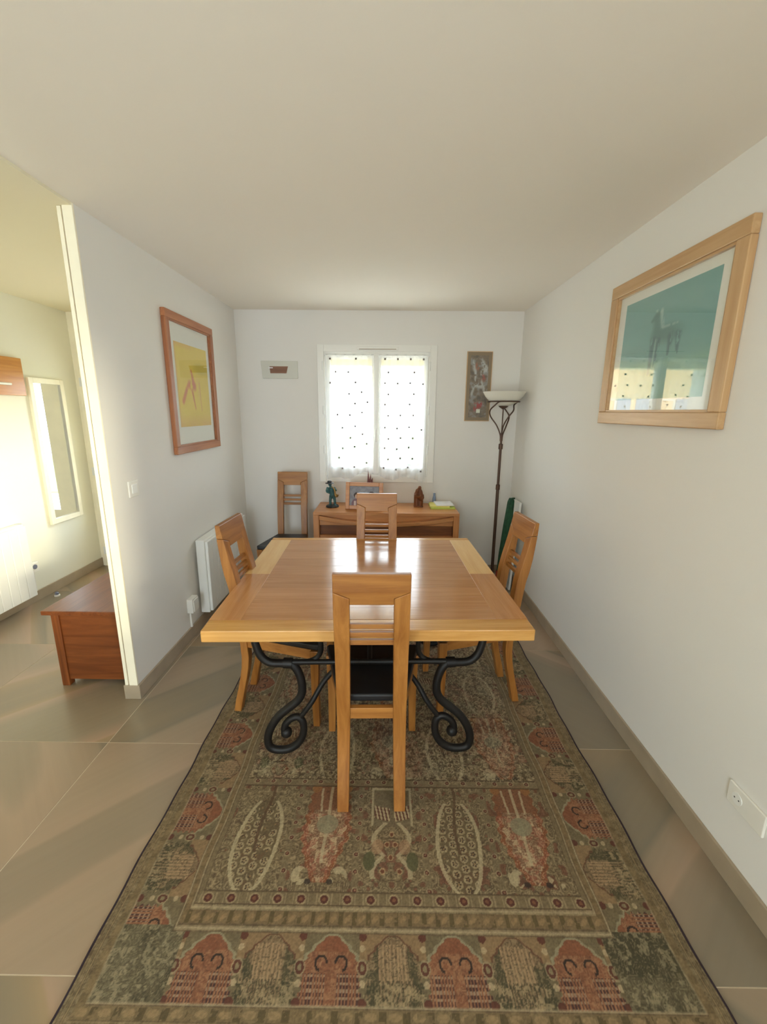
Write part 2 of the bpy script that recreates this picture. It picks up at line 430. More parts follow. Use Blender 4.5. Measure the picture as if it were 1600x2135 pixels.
# skirting
BH, BT = .087, .012
struct('baseboard_right', MB().box(XR - BT, XR, YR, YB, 0, BH), 'skirt', bevel=.002)
struct('baseboard_left', MB().box(XL, XL + BT, JY, YB - BT, 0, BH).box(XL - PT - BT, XL + BT, JY - BT, JY, 0, BH), 'skirt', bevel=.002)
struct('baseboard_back', MB().box(XL, XR - BT, YB - BT, YB, 0, BH), 'skirt', bevel=.002)
struct('baseboard_partition', MB().box(XL - PT - BT, XL - PT, JY, YH, 0, BH), 'skirt', bevel=.002)
struct('baseboard_hall', MB().box(XH, XH + BT, YR, YH, 0, BH), 'skirt', bevel=.002)

# ------------------------------------------------------------------ dining window
def frame4(mb, x0, x1, z0, z1, w, y0, y1, wb_=None):
    wb_ = wb_ or w
    mb.box(x0, x0 + w, y0, y1, z0, z1).box(x1 - w, x1, y0, y1, z0, z1)
    mb.box(x0 + w, x1 - w, y0, y1, z1 - w, z1).box(x0 + w, x1 - w, y0, y1, z0, z0 + wb_)
    return mb
win = struct('window_1', frame4(MB(), -.655, .455, .935, 2.208, .062, YB - .018, YB + .0), 'pvc', bevel=.003)
win['label'] = 'white two-sash window with casing'
build('fixed_frame', frame4(MB(), -.60, .40, .99, 2.15, .022, YB - .004, YB + .06), 'pvc', win, bevel=.002)
for sx0, sx1 in ((-.578, -.106), (-.104, .378)):
    s_ = build('sash', frame4(MB(), sx0, sx1, 1.015, 2.128, .042 if sx0 < -.3 else .042, YB - .012, YB + .045, .075), 'pvc', win, bevel=.004)
    build('pane', MB().box(sx0 + .042, sx1 - .042, YB + .014, YB + .018, 1.09, 2.086), 'pane', s_)
build('mullion_cover', MB().box(-.128, -.082, YB - .024, YB - .012, 1.015, 2.128), 'pvc', win, bevel=.004)
h = build('handle', MB().box(-.118, -.092, YB - .034, YB - .024, 1.385, 1.455), 'pvc', win, bevel=.004)
build('lever', MB().box(-.113, -.097, YB - .060, YB - .046, 1.325, 1.445).box(-.112, -.098, YB - .05, YB - .030, 1.42, 1.44), 'offwhite_plastic', h, bevel=.004)
v_ = build('vent_slot', MB().box(-.285, .095, YB - .034, YB - .018, 2.158, 2.188), 'pvc', win, bevel=.004)
build('slot', MB().box(-.265, .075, YB - .0355, YB - .034, 2.163, 2.169), 'skirt', v_)
for hx in (-.603, .388):
    for hz in (1.25, 1.62, 2.02):
        build('hinge', MB().lathe([(.007, hz - .04), (.007, hz + .04)], hx, YB - .022, 10), 'white_enamel', win, smooth=True)

# sheer curtains, one on each sash
def curtain(x0, x1, ztop, zbot_l, zbot_r, phase, label):
    nx, ny = 90, 60
    u = np.linspace(0, 1, nx)[None, :]; v = np.linspace(0, 1, ny)[:, None]
    xx = x0 + (x1 - x0) * u + 0 * v + .006 * np.sin(5 * v + phase) * (u - .5)
    hem = zbot_l + (zbot_r - zbot_l) * u + .018 * np.sin(u * 9.5 + phase)
    zz = ztop + (hem - ztop) * v
    yy = YB - .040 - .012 * np.sin(u * 34 + phase + 1.2 * v) * (.35 + .65 * v) - .010 * np.sin(u * 13 + 2 * phase) * v
    me = grid_mesh('curtain', np.stack([xx, yy + 0 * xx, zz], -1), np.ones((ny, nx, 3)) * 240)
    o = build('sheer_curtain', me, 'sheer', smooth='all'); tag(o, label, 'curtain')
    rod = build('curtain_rod', MB().tube([(x0 - .01, YB - .040, ztop - .006), (x1 + .01, YB - .040, ztop - .006)], .005, 8), 'white_enamel', o, smooth=True)
    for e in (x0 - .004, x1 + .004):
        build('rod_bracket', MB().box(e - .005, e + .005, YB - .042, YB - .012, ztop - .012, ztop), 'white_enamel', o)
    d = MB()
    k = 0
    for r_ in range(11):
        for c_ in range(4):
            uu = (.10 + .26 * c_ + (.13 if r_ % 2 else 0) + .03 * math.sin(3 * r_ + phase)); vv = .05 + .088 * r_
            if uu > .97 or random.random() < .25: continue
            a = int(uu * (nx - 1)); b = int(vv * (ny - 1))
            X, Yy, Z = xx[b, a], yy[b, a], zz[b, a]; q = .0085
            d.box(X - q, X + q, Yy - .0035, Yy - .0015, Z - q, Z + q)
    dd = build('woven_dots', d, 'dot', o); dd['kind'] = 'stuff'
    return o
curtain(-.575, -.128, 2.118, .955, 1.03, .4, 'left sheer white curtain with small dots on the window')
curtain(-.080, .372, 2.118, .985, .965, 2.1, 'right sheer white curtain with small dots on the window')

# roller shutter box outside, above the panes
struct('trim_3', MB().box(WX0, WX1, YB + .07, YB + .24, 2.03, 2.15), 'box_cream')['label'] = 'cream shutter box above the window panes'

# ------------------------------------------------------------------ outside
struct('ground', MB().box(-25, 25, YH + .31, 45, -.30, -.15), 'gravel')
lawn = struct('lawn', MB().box(-25, 25, 9.0, 16, -.15, -.12), 'grass'); lawn['kind'] = 'structure'
nb = thing('neighbour_house', 'apricot rendered house outside, reflected in the right picture glass', 'house', (-7.2, 20, -.15))
nbw = build('house_wall', MB().box(-4.5, 3.9, 0, 6, 0, 5.2), 'render_wall', nb)
build('roof', MB().prism([(-.6, 5.1), (6.6, 5.1), (3, 7.4)], 0, -5.0, 4.4), 'rooftile', nb)
for k in range(3):
    x_ = -3.2 + 2.6 * k
    w_ = build('house_window', frame4(MB(), x_, x_ + 1.1, 1.1, 2.4, .08, -.05, .02), 'house_white', nb)
    build('shutter', MB().box(x_ - .62, x_ - .04, -.06, -.01, 1.1, 2.4), 'blue_plastic', w_)
    build('shutter', MB().box(x_ + 1.14, x_ + 1.72, -.06, -.01, 1.1, 2.4), 'blue_plastic', w_)
def bush(name, label, x, y, rx, ry, hz, n, seed):
    rr = random.Random(seed); mb = MB()
    for _ in range(n):
        a = rr.random() * 2 * PI; t = math.acos(1 - rr.random() * 1.6); q = .75 + .3 * rr.random()
        c = Vector((x + rx * q * math.sin(t) * math.cos(a), y + ry * q * math.sin(t) * math.sin(a), -.12 + hz * .45 + hz * .5 * q * math.cos(t)))
        d1 = Vector((rr.uniform(-1, 1), rr.uniform(-1, 1), rr.uniform(-1, 1))).normalized(); d2 = d1.orthogonal().normalized(); s_ = .13
        mb.add([c - d1 * s_, c + d2 * s_ * .5, c + d1 * s_, c - d2 * s_ * .5], [(0, 1, 2, 3)])
    mb.ball((x, y, -.12 + hz * .45), 1, 14, (rx * .8, ry * .8, hz * .5))
    tag(build(name, mb, 'leaf'), label, 'shrub')
bush('garden_shrub', 'rounded green garden shrub outside, left in the window view', -1.6, 12, 1.1, .8, 1.3, 900, 1)
bush('garden_shrub', 'rounded green garden shrub outside, right in the window view', 1.3, 13, 1.2, .8, 1.2, 900, 2)

# entrance door at the hall end (mostly behind the partition, seen in the hall mirror)
dr = struct('door_1', frame4(MB(), DX0, DX1, 0.0, DZ, .05, YH - .012, YH + .10, .02), 'trim', bevel=.003)
dr['label'] = 'white entrance door with a glazed panel and visible hinges'
GX0, GX1 = -2.625, -2.235
lf = build('door_leaf', MB().box(DX0 + .052, GX0, YH + .004, YH + .048, .022, DZ - .052).box(GX1, DX1 - .052, YH + .004, YH + .048, .022, DZ - .052).box(GX0, GX1, YH + .004, YH + .048, .022, .60).box(GX0, GX1, YH + .004, YH + .048, 1.87, DZ - .052), 'trim', dr)
build('pane', MB().box(GX0, GX1, YH + .020, YH + .026, .60, 1.87), 'pane', lf)
for hz in (.17, 1.00, 1.86):
    hg = build('hinge', MB().lathe([(.009, hz - .045), (.009, hz + .045)], DX0 + .050, YH - .018, 10), 'chrome', dr, smooth=True)
    build('hinge_plate', MB().box(DX0 + .012, DX0 + .042, YH - .0145, YH - .012, hz - .04, hz + .04), 'white_enamel', hg)
hd = build('door_handle', MB().box(DX1 - .16, DX1 - .12, YH - .006, YH + .004, .98, 1.16), 'chrome', dr, bevel=.002)
build('lever', MB().tube([(DX1 - .14, YH - .004, 1.1), (DX1 - .14, YH - .05, 1.1), (DX1 - .26, YH - .05, 1.1)], .009, 8), 'chrome', hd, smooth=True)

# unseen windows behind the camera, added for their light
rw = struct('added_rear_window', frame4(MB(), RX0, RX1, RZ0, RZ1, .05, YR - .10, YR - .04), 'pvc')
build('mullion', MB().box((RX0 + RX1) / 2 - .03, (RX0 + RX1) / 2 + .03, YR - .095, YR - .045, RZ0 + .05, RZ1 - .05), 'pvc', rw)
sw2 = struct('added_side_window', MB().box(XR + .06, XR + .12, SY0, SY0 + .05, SZ0, SZ1).box(XR + .06, XR + .12, SY1 - .05, SY1, SZ0, SZ1).box(XR + .06, XR + .12, SY0 + .05, SY1 - .05, SZ0, SZ0 + .05).box(XR + .06, XR + .12, SY0 + .05, SY1 - .05, SZ1 - .05, SZ1), 'pvc')  # added side window that admits the low sun
build('pane', MB().box(XR + .088, XR + .092, SY0 + .05, SY1 - .05, SZ0 + .05, SZ1 - .05), 'pane', sw2)
for a_, b_ in ((RX0 + .05, (RX0 + RX1) / 2 - .03), ((RX0 + RX1) / 2 + .03, RX1 - .05)):
    build('pane', MB().box(a_, b_, YR - .072, YR - .068, RZ0 + .05, RZ1 - .05), 'pane', rw)

# ------------------------------------------------------------------ the rug
RGX0, RGX1, RGY0, RGY1 = -.886, .954, .775, 3.30
def paint_rug(X, Y):
    cx = (RGX0 + RGX1) / 2; U = X - cx; A = np.abs(U)
    p = Paint(X.shape, (128, 114, 82))
    rows, cols = X.shape
    n1 = fbm(X * 9, Y * 9, 1); n2 = fbm(X * 70, Y * 70, 5, 2); n3 = fbm(X * 26, Y * 26, 9, 3)
    p.put((n1 - .42) * 3, (116, 112, 86), .6)
    p.put((n2 - .55) * 4, (160, 142, 112), .55); p.put((.44 - n2) * 4, (92, 76, 50), .5)
    RED, DRED, BLK, CRE, SAGE, PNK, TAN, GRN = (146, 80, 50), (96, 40, 30), (44, 34, 30), (182, 178, 150), (116, 122, 96), (168, 126, 96), (150, 120, 76), (82, 92, 54)
    # distance to the rug edge, stretched to one canonical border scale (the side borders are narrower than the end borders)
    Dx = np.interp(np.minimum(RGX1 - X, X - RGX0), [0, .055, .065, .225, .275, 2.275], [0, .12, .148, .312, .437, 2.437])
    Dy = np.interp(np.minimum(Y - RGY0, RGY1 - Y), [0, .060, .075, .245, .365, 2.365], [0, .12, .148, .312, .437, 2.437])
    D = np.minimum(Dx, Dy); side = Dx < Dy; mot = np.where(side, .35, 1.0)
    nf = fbm(X * 34, Y * 34, 31, 3); fil = (np.abs(np.mod(nf * 7, 1) - .5) < .11).astype(float); fil2 = (np.abs(np.mod(nf * 7 + .5, 1) - .5) < .08).astype(float)
    p.put(fil * (n3 > .42), (164, 152, 122), .42); p.put(fil2 * (n3 < .56), (74, 60, 42), .45)
    def band(d0, d1): return ((D >= d0) & (D < d1)).astype(float)
    def line(d, w, col, a=.9): p.put(1 - np.abs(D - d) / w, col, a)
    along = np.where(side, Y, X)
    # ---- inner field: 5 columns of garden panels, rows with dotted bands between
    FX = .642; FY0, FY1 = RGY0 + .365, RGY1 - .365
    fld = ((A < FX) & (Y > FY0) & (Y < FY1)).astype(float)
    pw = 2 * FX / 5; ph = .447
    ci = np.clip(np.floor((U + FX) / pw), 0, 4); ri = np.floor((Y - FY0) / ph)
    u = (U + FX) - (ci + .5) * pw; v = ((Y - FY0) - ri * ph) / ph         # v 0 (near) .. 1 (far)
    un = u / (pw / 2); kind = (ci + ri * 2) % 5
    sel = lambda k: fld * (kind == k)
    # mirrored arabesques filling every panel
    ns = fbm(np.abs(u) * 36 + 7 * kind, v * ph * 36 + 3 * ri, 41, 2)
    ar1 = fld * (np.abs(np.mod(ns * 6, 1) - .5) < .10); ar2 = fld * (np.abs(np.mod(ns * 6 + .5, 1) - .5) < .09); dots = fld * (ns > .70)
    p.put(fld, (118, 104, 74), .35); p.put(ar1, (178, 166, 134), .55); p.put(ar2, (72, 54, 38), .5); p.put(dots, (118, 56, 40), .6)
    # floral almond panels (kinds 0 and 3)
    yb = v - .42
    alm = np.abs(un) < .62 * np.sqrt(np.clip(1 - ((v - .40) / .42) ** 2, 0, 1)) * (1 - .45 * np.clip(v - .5, 0, 1))
    rim = (np.abs(np.abs(un) - .62 * np.sqrt(np.clip(1 - ((v - .40) / .42) ** 2, 0, 1))) < .055) & (v < .78)
    fu, fv = np.mod(u + .4, .036) - .018, np.mod(Y + .018 * np.mod(np.floor((u + .4) / .036), 2), .036) - .018
    rr = np.hypot(fu, fv)
    for k in (0, 3):
        p.put(sel(k) * alm, (106, 92, 62), .7)
        p.put(sel(k) * alm * (rr < .0155) * (n3 > .34), (166, 156, 124), .85)
        th = np.arctan2(fv, fu)
        p.put(sel(k) * alm * (rr < .012) * (np.cos(5 * th) * .25 + .75 > rr / .0105) * (rr > .004) * (n3 > .30), (66, 40, 28), .85)
        p.put(sel(k) * alm * (rr < .003), TAN)
        p.put(sel(k) * rim, CRE, .8)
        p.put(sel(k) * (np.abs(un - .08 * np.sin(v * 9)) < .045) * (v > .3), (92, 62, 40), .7)
    # red ogee medallions (kinds 1 and 4)
    og = .72 * np.clip(v / .45, 0, 1) ** .7 * (1 - .18 * np.clip((v - .55) / .45, 0, 1)) * (1 + .07 * np.cos(v * 60))
    og = np.where(v < .07, 0, og)
    for k in (1, 4):
        ins = np.abs(un) < og; edge = ins & (np.abs(un) > og - .15)
        p.put(sel(k) * ins, (142, 104, 78), .9)
        p.put(sel(k) * edge, (150, 82, 44), .95)
        p.put(sel(k) * ins * (v > .70), (140, 84, 52), .8)
        petals = (np.mod(np.floor((np.abs(un) + .05) / .22) + np.floor(v / .11), 2) == 0)
        p.put(sel(k) * ins * ~edge * (v < .66) * petals * (n3 > .36), (190, 170, 140), .85)
        p.put(sel(k) * ins * (v < .66) * (n2 > .58), (170, 90, 70), .6)
        p.put(sel(k) * ins * (v < .7) * fil, (196, 180, 150), .5); p.put(sel(k) * ins * fil2, (104, 56, 38), .5)
        p.put(sel(k) * (np.abs(un) < .045) * (v > .22) * (v < .95), CRE, .75)
        p.put(sel(k) * (np.abs(np.abs(un) - .26 - .22 * (v - .7)) < .035) * (v > .68) * (v < .93), CRE, .75)
        p.put(sel(k) * (np.hypot(un * .9, (v - .56) * 3.4) < .30), (136, 140, 118), .85)
        p.put(sel(k) * (np.hypot(np.abs(un) - .55, (v - .12) * 3) < .22) * (n3 > .44), CRE, .8)
        p.put(sel(k) * (np.hypot(np.abs(un) - .30, (v - .075) * 4) < .09), BLK, .7)
        p.put(sel(k) * (np.hypot(np.abs(un) - .52, (v - .93) * 3.4) < .16), (160, 104, 48), .8)
    # vase with wings (kind 2)
    k = 2
    p.put(sel(k) * (np.abs(un) < .62) * (v > .55) * (v < .93), (118, 108, 82), .8)
    p.put(sel(k) * ((np.abs(np.abs(un) - .62) < .035) * (v > .55) * (v < .93) + (np.abs(v - .93) < .012) * (np.abs(un) < .64)), CRE, .75)
    wing = (np.abs(v - (.66 + .10 * un ** 2)) < .065) & (np.abs(un) < .56) & (np.abs(un) > .06)
    p.put(sel(k) * wing, (186, 176, 144), .9); p.put(sel(k) * wing * (np.mod(un * 9 + v * 6, 1) < .5), DRED, .85)
    p.put(sel(k) * (np.abs(np.abs(un) - .20 - .34 * np.abs(np.sin(v * 11))) < .07) * (v > .10) * (v < .58), CRE, .75)
    p.put(sel(k) * (np.hypot(np.abs(un) - .40, (v - .36) * 2.6) < .17), PNK, .6)
    p.put(sel(k) * (np.hypot(np.abs(un) - .62, (v - .24) * 2.2) < .17), GRN, .8)
    for (a, b) in ((.12, .38), (0, .27), (.24, .16), (0, .47)):
        q = np.hypot(np.abs(un) - a, (v - b) * 3.2)
        p.put(sel(k) * (q < .085), (176, 150, 110), .9); p.put(sel(k) * (q < .055), (120, 56, 30), .9)
    # dotted dividers between panels
    dcol = np.mod(Y, .062) - .031; dcu = np.mod(U + FX + pw / 2, pw) - pw / 2
    q = np.hypot(dcu, dcol * 1.0); ins = fld * (A < FX - .03)
    p.put(ins * (np.abs(dcu) < .013), (124, 112, 84), .6)
    p.put(ins * (q < .0105), (170, 160, 128), .8); p.put(ins * (q < .0078), DRED, .9); p.put(ins * (q < .003), PNK, .8)
    drow = np.mod(Y - FY0 + ph / 2, ph) - ph / 2; dru = np.mod(U, .070) - .035; q = np.hypot(drow - .004, dru)
    far = (Y > FY0 + .05)
    p.put(fld * far * (np.abs(drow) < .020), (130, 116, 86), .75); p.put(fld * far * (np.abs(np.abs(drow) - .019) < .0022), (84, 66, 44), .8)
    p.put(fld * far * (q < .0125), (172, 162, 130), .8); p.put(fld * far * (q < .009), DRED, .9); p.put(fld * far * (q < .0035), PNK, .8)
    # darker, redder patch in the middle of the second row
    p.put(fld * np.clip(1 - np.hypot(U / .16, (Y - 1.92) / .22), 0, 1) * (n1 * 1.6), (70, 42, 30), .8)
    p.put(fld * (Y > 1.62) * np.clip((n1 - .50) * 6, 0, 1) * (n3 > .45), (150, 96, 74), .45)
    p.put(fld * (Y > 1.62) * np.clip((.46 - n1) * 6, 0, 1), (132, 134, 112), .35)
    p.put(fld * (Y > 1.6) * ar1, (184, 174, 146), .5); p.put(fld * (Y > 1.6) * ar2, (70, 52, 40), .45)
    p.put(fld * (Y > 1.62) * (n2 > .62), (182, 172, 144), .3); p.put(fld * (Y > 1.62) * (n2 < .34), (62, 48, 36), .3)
    # ---- guard with ovals just outside the field
    p.put(band(.395, .437), (124, 110, 80), .8)
    q = np.hypot((np.mod(along, .0785) - .039), D - .414)
    p.put(band(.39, .44) * (q < .019) * ~side, (168, 156, 122), .7); p.put(band(.39, .44) * (q < .0135) * ~side, DRED, .95); p.put(band(.39, .44) * (q < .006) * ~side, (140, 84, 56), .9)
    p.put(band(.398, .432) * (np.abs(np.mod(along + .039, .0785) - .039) < .016) * (np.abs(np.mod(along + .039, .0785) - .039) > .012) * ~side, (164, 152, 120), .6)
    line(.437, .0035, (86, 70, 46)); line(.395, .003, (88, 70, 48)); line(.384, .008, (172, 164, 136)); line(.374, .003, (88, 68, 46))
    p.put(band(.335, .374), (130, 108, 72), .8)
    lf_ = np.hypot(np.mod(along, .045) - .0225, (D - .355) * 1.2 + .006 * np.sin(along * 140))
    p.put(band(.335, .374) * (lf_ < .0115), (158, 130, 88), .7 * mot); p.put(band(.335, .374) * mot * (np.abs(np.mod(along + .022, .045) - .0225) < .007) * (n2 > .42), (92, 82, 40), .8)
    line(.333, .003, (88, 68, 46)); line(.322, .008, (172, 164, 138)); line(.312, .003, (92, 70, 48))
    # ---- main border: alternating red and pale ogee niches
    sideY = side
    t0 = np.where(sideY, Y - 1.435, U)                                       # along the border
    per = np.where(sideY, .43, .3715)
    dd = (D - .148) / (.312 - .148)                                          # 0 outer .. 1 inner
    mb_ = ((D > .145) & (D < .312)).astype(float)
    corner = (((Dx < .33) | (A > .655)) & (Dy < .33)).astype(float)
    ph1 = np.mod(t0 + np.where(sideY, per / 2, 0), per) - per / 2            # red niche centres
    ph2 = np.mod(t0 + np.where(sideY, 0, per / 2), per) - per / 2            # pale niche centres
    p.put(mb_, (112, 104, 76), .7)
    prof = np.where(dd < .55, .086, .086 * np.clip((1.0 - dd) / .45, 0, 1) ** .72) * (1 + .06 * np.cos(dd * 46))
    red = mb_ * (1 - corner) * (np.abs(ph1) < prof) * (dd < .97)
    p.put(mb_ * (1 - corner) * (np.abs(ph1) < prof + .011) * (dd > .55) * (dd < 1.0), (146, 150, 126), .85)
    p.put(red, (146, 88, 58), 1); p.put(red * (n2 > .50), (168, 116, 82), .6); p.put(red * fil2, (110, 58, 40), .5); p.put(red * fil, (172, 128, 92), .35); p.put(red * (dd > .72), (140, 72, 42), .6)
    p.put(red * (dd < .42) * (np.abs(ph1) > .016) * (np.mod(ph1, .0095) < .0045), (70, 40, 44), .85)
    p.put(red * (dd < .42) * (np.abs(ph1) > .016) * (np.mod(ph1, .0095) < .0045) * (np.mod(D, .016) < .006), (168, 150, 130), .8)
    hk = np.hypot(np.abs(ph1) - .030, (dd - .56) * .164)
    p.put(red * (np.abs(hk - .017) < .0032) * ((dd > .55) | (np.abs(ph1) > .035)), BLK, .9)
    pale = mb_ * (1 - corner) * (np.abs(ph2) < prof * .98) * (dd < .97)
    p.put(mb_ * (1 - corner) * (np.abs(ph2) < prof + .006) * (dd > .6) * (dd < .99), (110, 64, 42), .8)
    p.put(mb_ * (1 - corner) * (np.abs(ph2) < .10) * (np.abs(ph2) > prof + .006) * (dd > .6), (160, 124, 84), .6)
    p.put(pale, (132, 112, 82), .9)
    p.put(pale * (np.abs(ph2) < .05) * (np.mod(ph2, .011) < .006) * (dd > .3) * (dd < .85), (172, 142, 108), .8)
    p.put(pale * (np.abs(ph2) > .045) * (n3 > .45), (74, 74, 46), .8); p.put(pale * (dd < .34) * (np.mod(ph2 * 3 + n3 * .06, .03) < .012), (66, 68, 44), .8)
    p.put(pale * (dd < .3) * (n2 > .55), (164, 150, 116), .7); p.put(pale * fil2, (64, 60, 40), .5); p.put(pale * fil, (166, 150, 118), .4)
    # ovals and little leaves between the niches
    ph3 = np.mod(t0 + per / 4, per / 2) - per / 4
    q = np.hypot(ph3 - np.where(True, 0, 0), (dd - .5) * .164)
    gap = np.abs(np.minimum(np.abs(ph1), np.abs(ph2)) - per / 4)
    q = np.hypot(gap, (dd - .50) * .164 * .8)
    p.put(mb_ * (1 - corner) * (q < .0165), (160, 150, 118), .8); p.put(mb_ * (1 - corner) * (q < .0130), (98, 44, 30), .9); p.put(mb_ * (1 - corner) * (q < .0065), (138, 130, 98), .9)
    for b_ in (.28, .78):
        q = np.hypot(gap, (dd - b_) * .164); p.put(mb_ * (1 - corner) * (q < .0085), (182, 170, 140), .8)
    for b_ in (.03, .96):
        q = np.hypot(gap, (dd - b_) * .164); p.put(mb_ * (1 - corner) * (q < .012), (100, 42, 30), .85)
    # corners: soft dark green clouds with pale flecks
    cm = mb_ * corner
    p.put(cm, (104, 102, 78), .8); p.put(cm * np.clip((n1 - .45) * 6, 0, 1), (68, 66, 42), .8); p.put(cm * (n2 > .60), (156, 152, 126), .6); p.put(cm * fil, (150, 144, 116), .45); p.put(cm * fil2, (60, 56, 38), .45)
    # ---- outer guards
    line(.145, .0065, (166, 160, 136)); line(.136, .003, (86, 60, 42))
    p.put(band(.078, .134), (126, 108, 72), .7)
    lf_ = np.hypot(np.mod(along, .066) - .033, (D - .107))
    p.put(band(.08, .132) * (lf_ < .018) * (n3 > .36) * mot, (156, 134, 94), .7); p.put(band(.08, .132) * mot * (np.abs(np.mod(along + .033, .066) - .033) < .010) * (n2 > .40), (86, 76, 40), .8)
    for d in (.018, .030, .044, .060, .074): line(d, .0032, (92, 76, 48), .8)
    for d in (.024, .052, .068): line(d, .0035, (156, 136, 96), .7)
    w = fbm(X * 260, Y * 260, 21, 1)[..., None]
    p.c = p.c * (.90 + .20 * w)
    g = p.c.mean(-1, keepdims=True); p.c = (g + (p.c - g) * .64) * np.array([1.0, .92, .81])
    return p.c
ya = np.concatenate([np.arange(RGY0, 1.72, .0029), np.arange(1.72, RGY1, .0055), [RGY1]])
xa = np.linspace(RGX0, RGX1, 620)
Xg, Yg = np.meshgrid(xa, ya)
Cg = paint_rug(Xg, Yg)
wav = .003 * np.sin(Yg * 9) + .002 * np.sin(Yg * 23 + 1)
Zg = .011 + .0008 * fbm(Xg * 8, Yg * 8, 3) + 0 * Xg
RUGZ = .012
rug = build('oriental_rug', grid_mesh('oriental_rug', np.stack([Xg + wav, Yg, Zg], -1), Cg), 'paint_rug', smooth='all')
tag(rug, 'large sage and rust oriental garden rug under the dining table', 'rug')
def edge_strip(x, side):
    yy = np.linspace(RGY0, RGY1, 120); pts = [(x + .003 * math.sin(y * 9) + .002 * math.sin(y * 23 + 1), y, .0065) for y in yy]
    return MB().tube(pts, .0062, 8)
build('edge_binding', edge_strip(RGX0 - .002, -1), 'rug_edge', rug, smooth=True)
build('edge_binding', edge_strip(RGX1 + .002, 1), 'rug_edge', rug, smooth=True)
build('backing', MB().box(RGX0 + .006, RGX1 - .006, RGY0, RGY1, .0006, .010), 'rug_back', rug)

# ------------------------------------------------------------------ dining table
TZ = .750; TW, TD = 1.36, 1.315
tb = thing('dining_table', 'square honey oak dining table on black scrolled iron legs', 'table', (-.085, 2.248, 0), R(1.9))
hx, hy = TW / 2, TD / 2
top = build('tabletop_core', MB().box(-hx + .004, hx - .004, -hy + .004, hy - .004, TZ - .052, TZ - .020), 'edge_x', tb, bevel=.003)
def plank(x0, x1, y0, y1, mat, z0=TZ - .0205, g=.0004, bev=.0006, z1=TZ):
    return build('plank', MB().box(x0 + g, x1 - g, y0 + g, y1 - g, z0, z1), mat, top, bevel=bev)
SB, FB, ym = .135, .098, -.060       # side border, end board, seam between the two halves
plank(-hx, hx, -hy, -hy + FB, 'edge_x', z0=TZ - .05, bev=.004)                   # thick front end board
plank(-hx, hx, hy - .055, hy, 'edge_x', z0=TZ - .05, bev=.004)
plank(-hx, -hx + SB, -hy + FB, ym + .03, 'table_y'); plank(hx - SB, hx, -hy + FB, ym + .03, 'table_y')
plank(-hx, -hx + SB, ym + .03, hy - .055, 'pale_y'); plank(hx - SB, hx, ym + .03, hy - .055, 'pale_y')
for (a, b) in ((-hy + FB, ym - .05), (ym - .05, ym + .03)):
    n = 1 if b - a < .1 else 4
    for i in range(n):
        plank(-hx + SB, hx - SB, a + (b - a) * i / n, a + (b - a) * (i + 1) / n, 'table_x', g=.0002)
a, b = ym + .03, hy - .055
for i in range(5):
    plank(-hx + SB, hx - SB, a + (b - a) * i / 5, a + (b - a) * (i + 1) / 5, 'table_x', g=.0002)
for sx in (-1, 1):
    build('side_rail', MB().box(sx * hx - .004 if sx < 0 else hx - .022, -hx + .022 if sx < 0 else hx + .004, -hy + FB, hy - .055, TZ - .05, TZ - .021), 'edge_y', top, bevel=.003)
SC = [(.515, TZ - .052), (.520, .64), (.510, .578), (.492, .530), (.456, .499), (.402, .494), (.362, .494), (.332, .460), (.314, .401), (.314, .342), (.336, .298),
      (.386, .254), (.431, .211), (.471, .143), (.484, .080), (.468, .040), (.420, .0305), (.370, .043), (.329, .084), (.312, .140), (.316, .187), (.338, .211), (.368, .203), (.394, .176), (.404, .142), (.396, .124)]
for sy in (-1, 1):
    yl = sy * .482
    fr_ = build('leg_crossbar', MB().tube([(-.37, yl, .500), (.37, yl, .500)], .0125, 10), 'iron', tb, smooth=True)
    build('top_bar', MB().box(-.56, .56, yl - .018, yl + .018, TZ - .062, TZ - .0525), 'iron', tb)
    for sx in (-1, 1):
        pts = smoothpts([(sx * u_, yl, z_) for u_, z_ in SC], 5)
        rd = [.0165 + .003 * math.sin(PI * min(1, i / len(pts) * 1.2)) for i in range(len(pts))]
        lg = build('scroll_leg', MB().tube(pts, rd, 12).ball((sx * .394, yl, .128), .027, 12), 'iron', tb, smooth=True)
        build('foot', MB().ball((sx * .400, yl, .0245), .0145, 10, (1.1, 1.1, .85)), 'iron', lg, smooth=True)
        build('collar', MB().tube([(sx * .392, yl, .496), (sx * .352, yl, .494)], .024, 12), 'iron', lg, smooth=True)
        bp = smoothpts([(sx * .322, yl, .214), (sx * .27, yl, .29), (sx * .21, yl + -sy * .03, .385), (sx * .12, yl - sy * .03, .480), (sx * .06, yl - sy * .004, .500)], 4)
        build('brace', MB().tube(bp, .0125, 10), 'iron', lg, smooth=True)
        cp = smoothpts([(sx * .355, yl, .492), (sx * .268, yl - sy * .01, .500), (sx * .228, yl - sy * .01, .535), (sx * .222, yl, .60), (sx * .25, yl, TZ - .062)], 5)
        build('inner_scroll', MB().tube(cp, .012, 10), 'iron', lg, smooth=True)
build('centre_stretcher', MB().tube([(0, -.482, .500), (0, .482, .500)], .0125, 10), 'iron', tb, smooth=True)

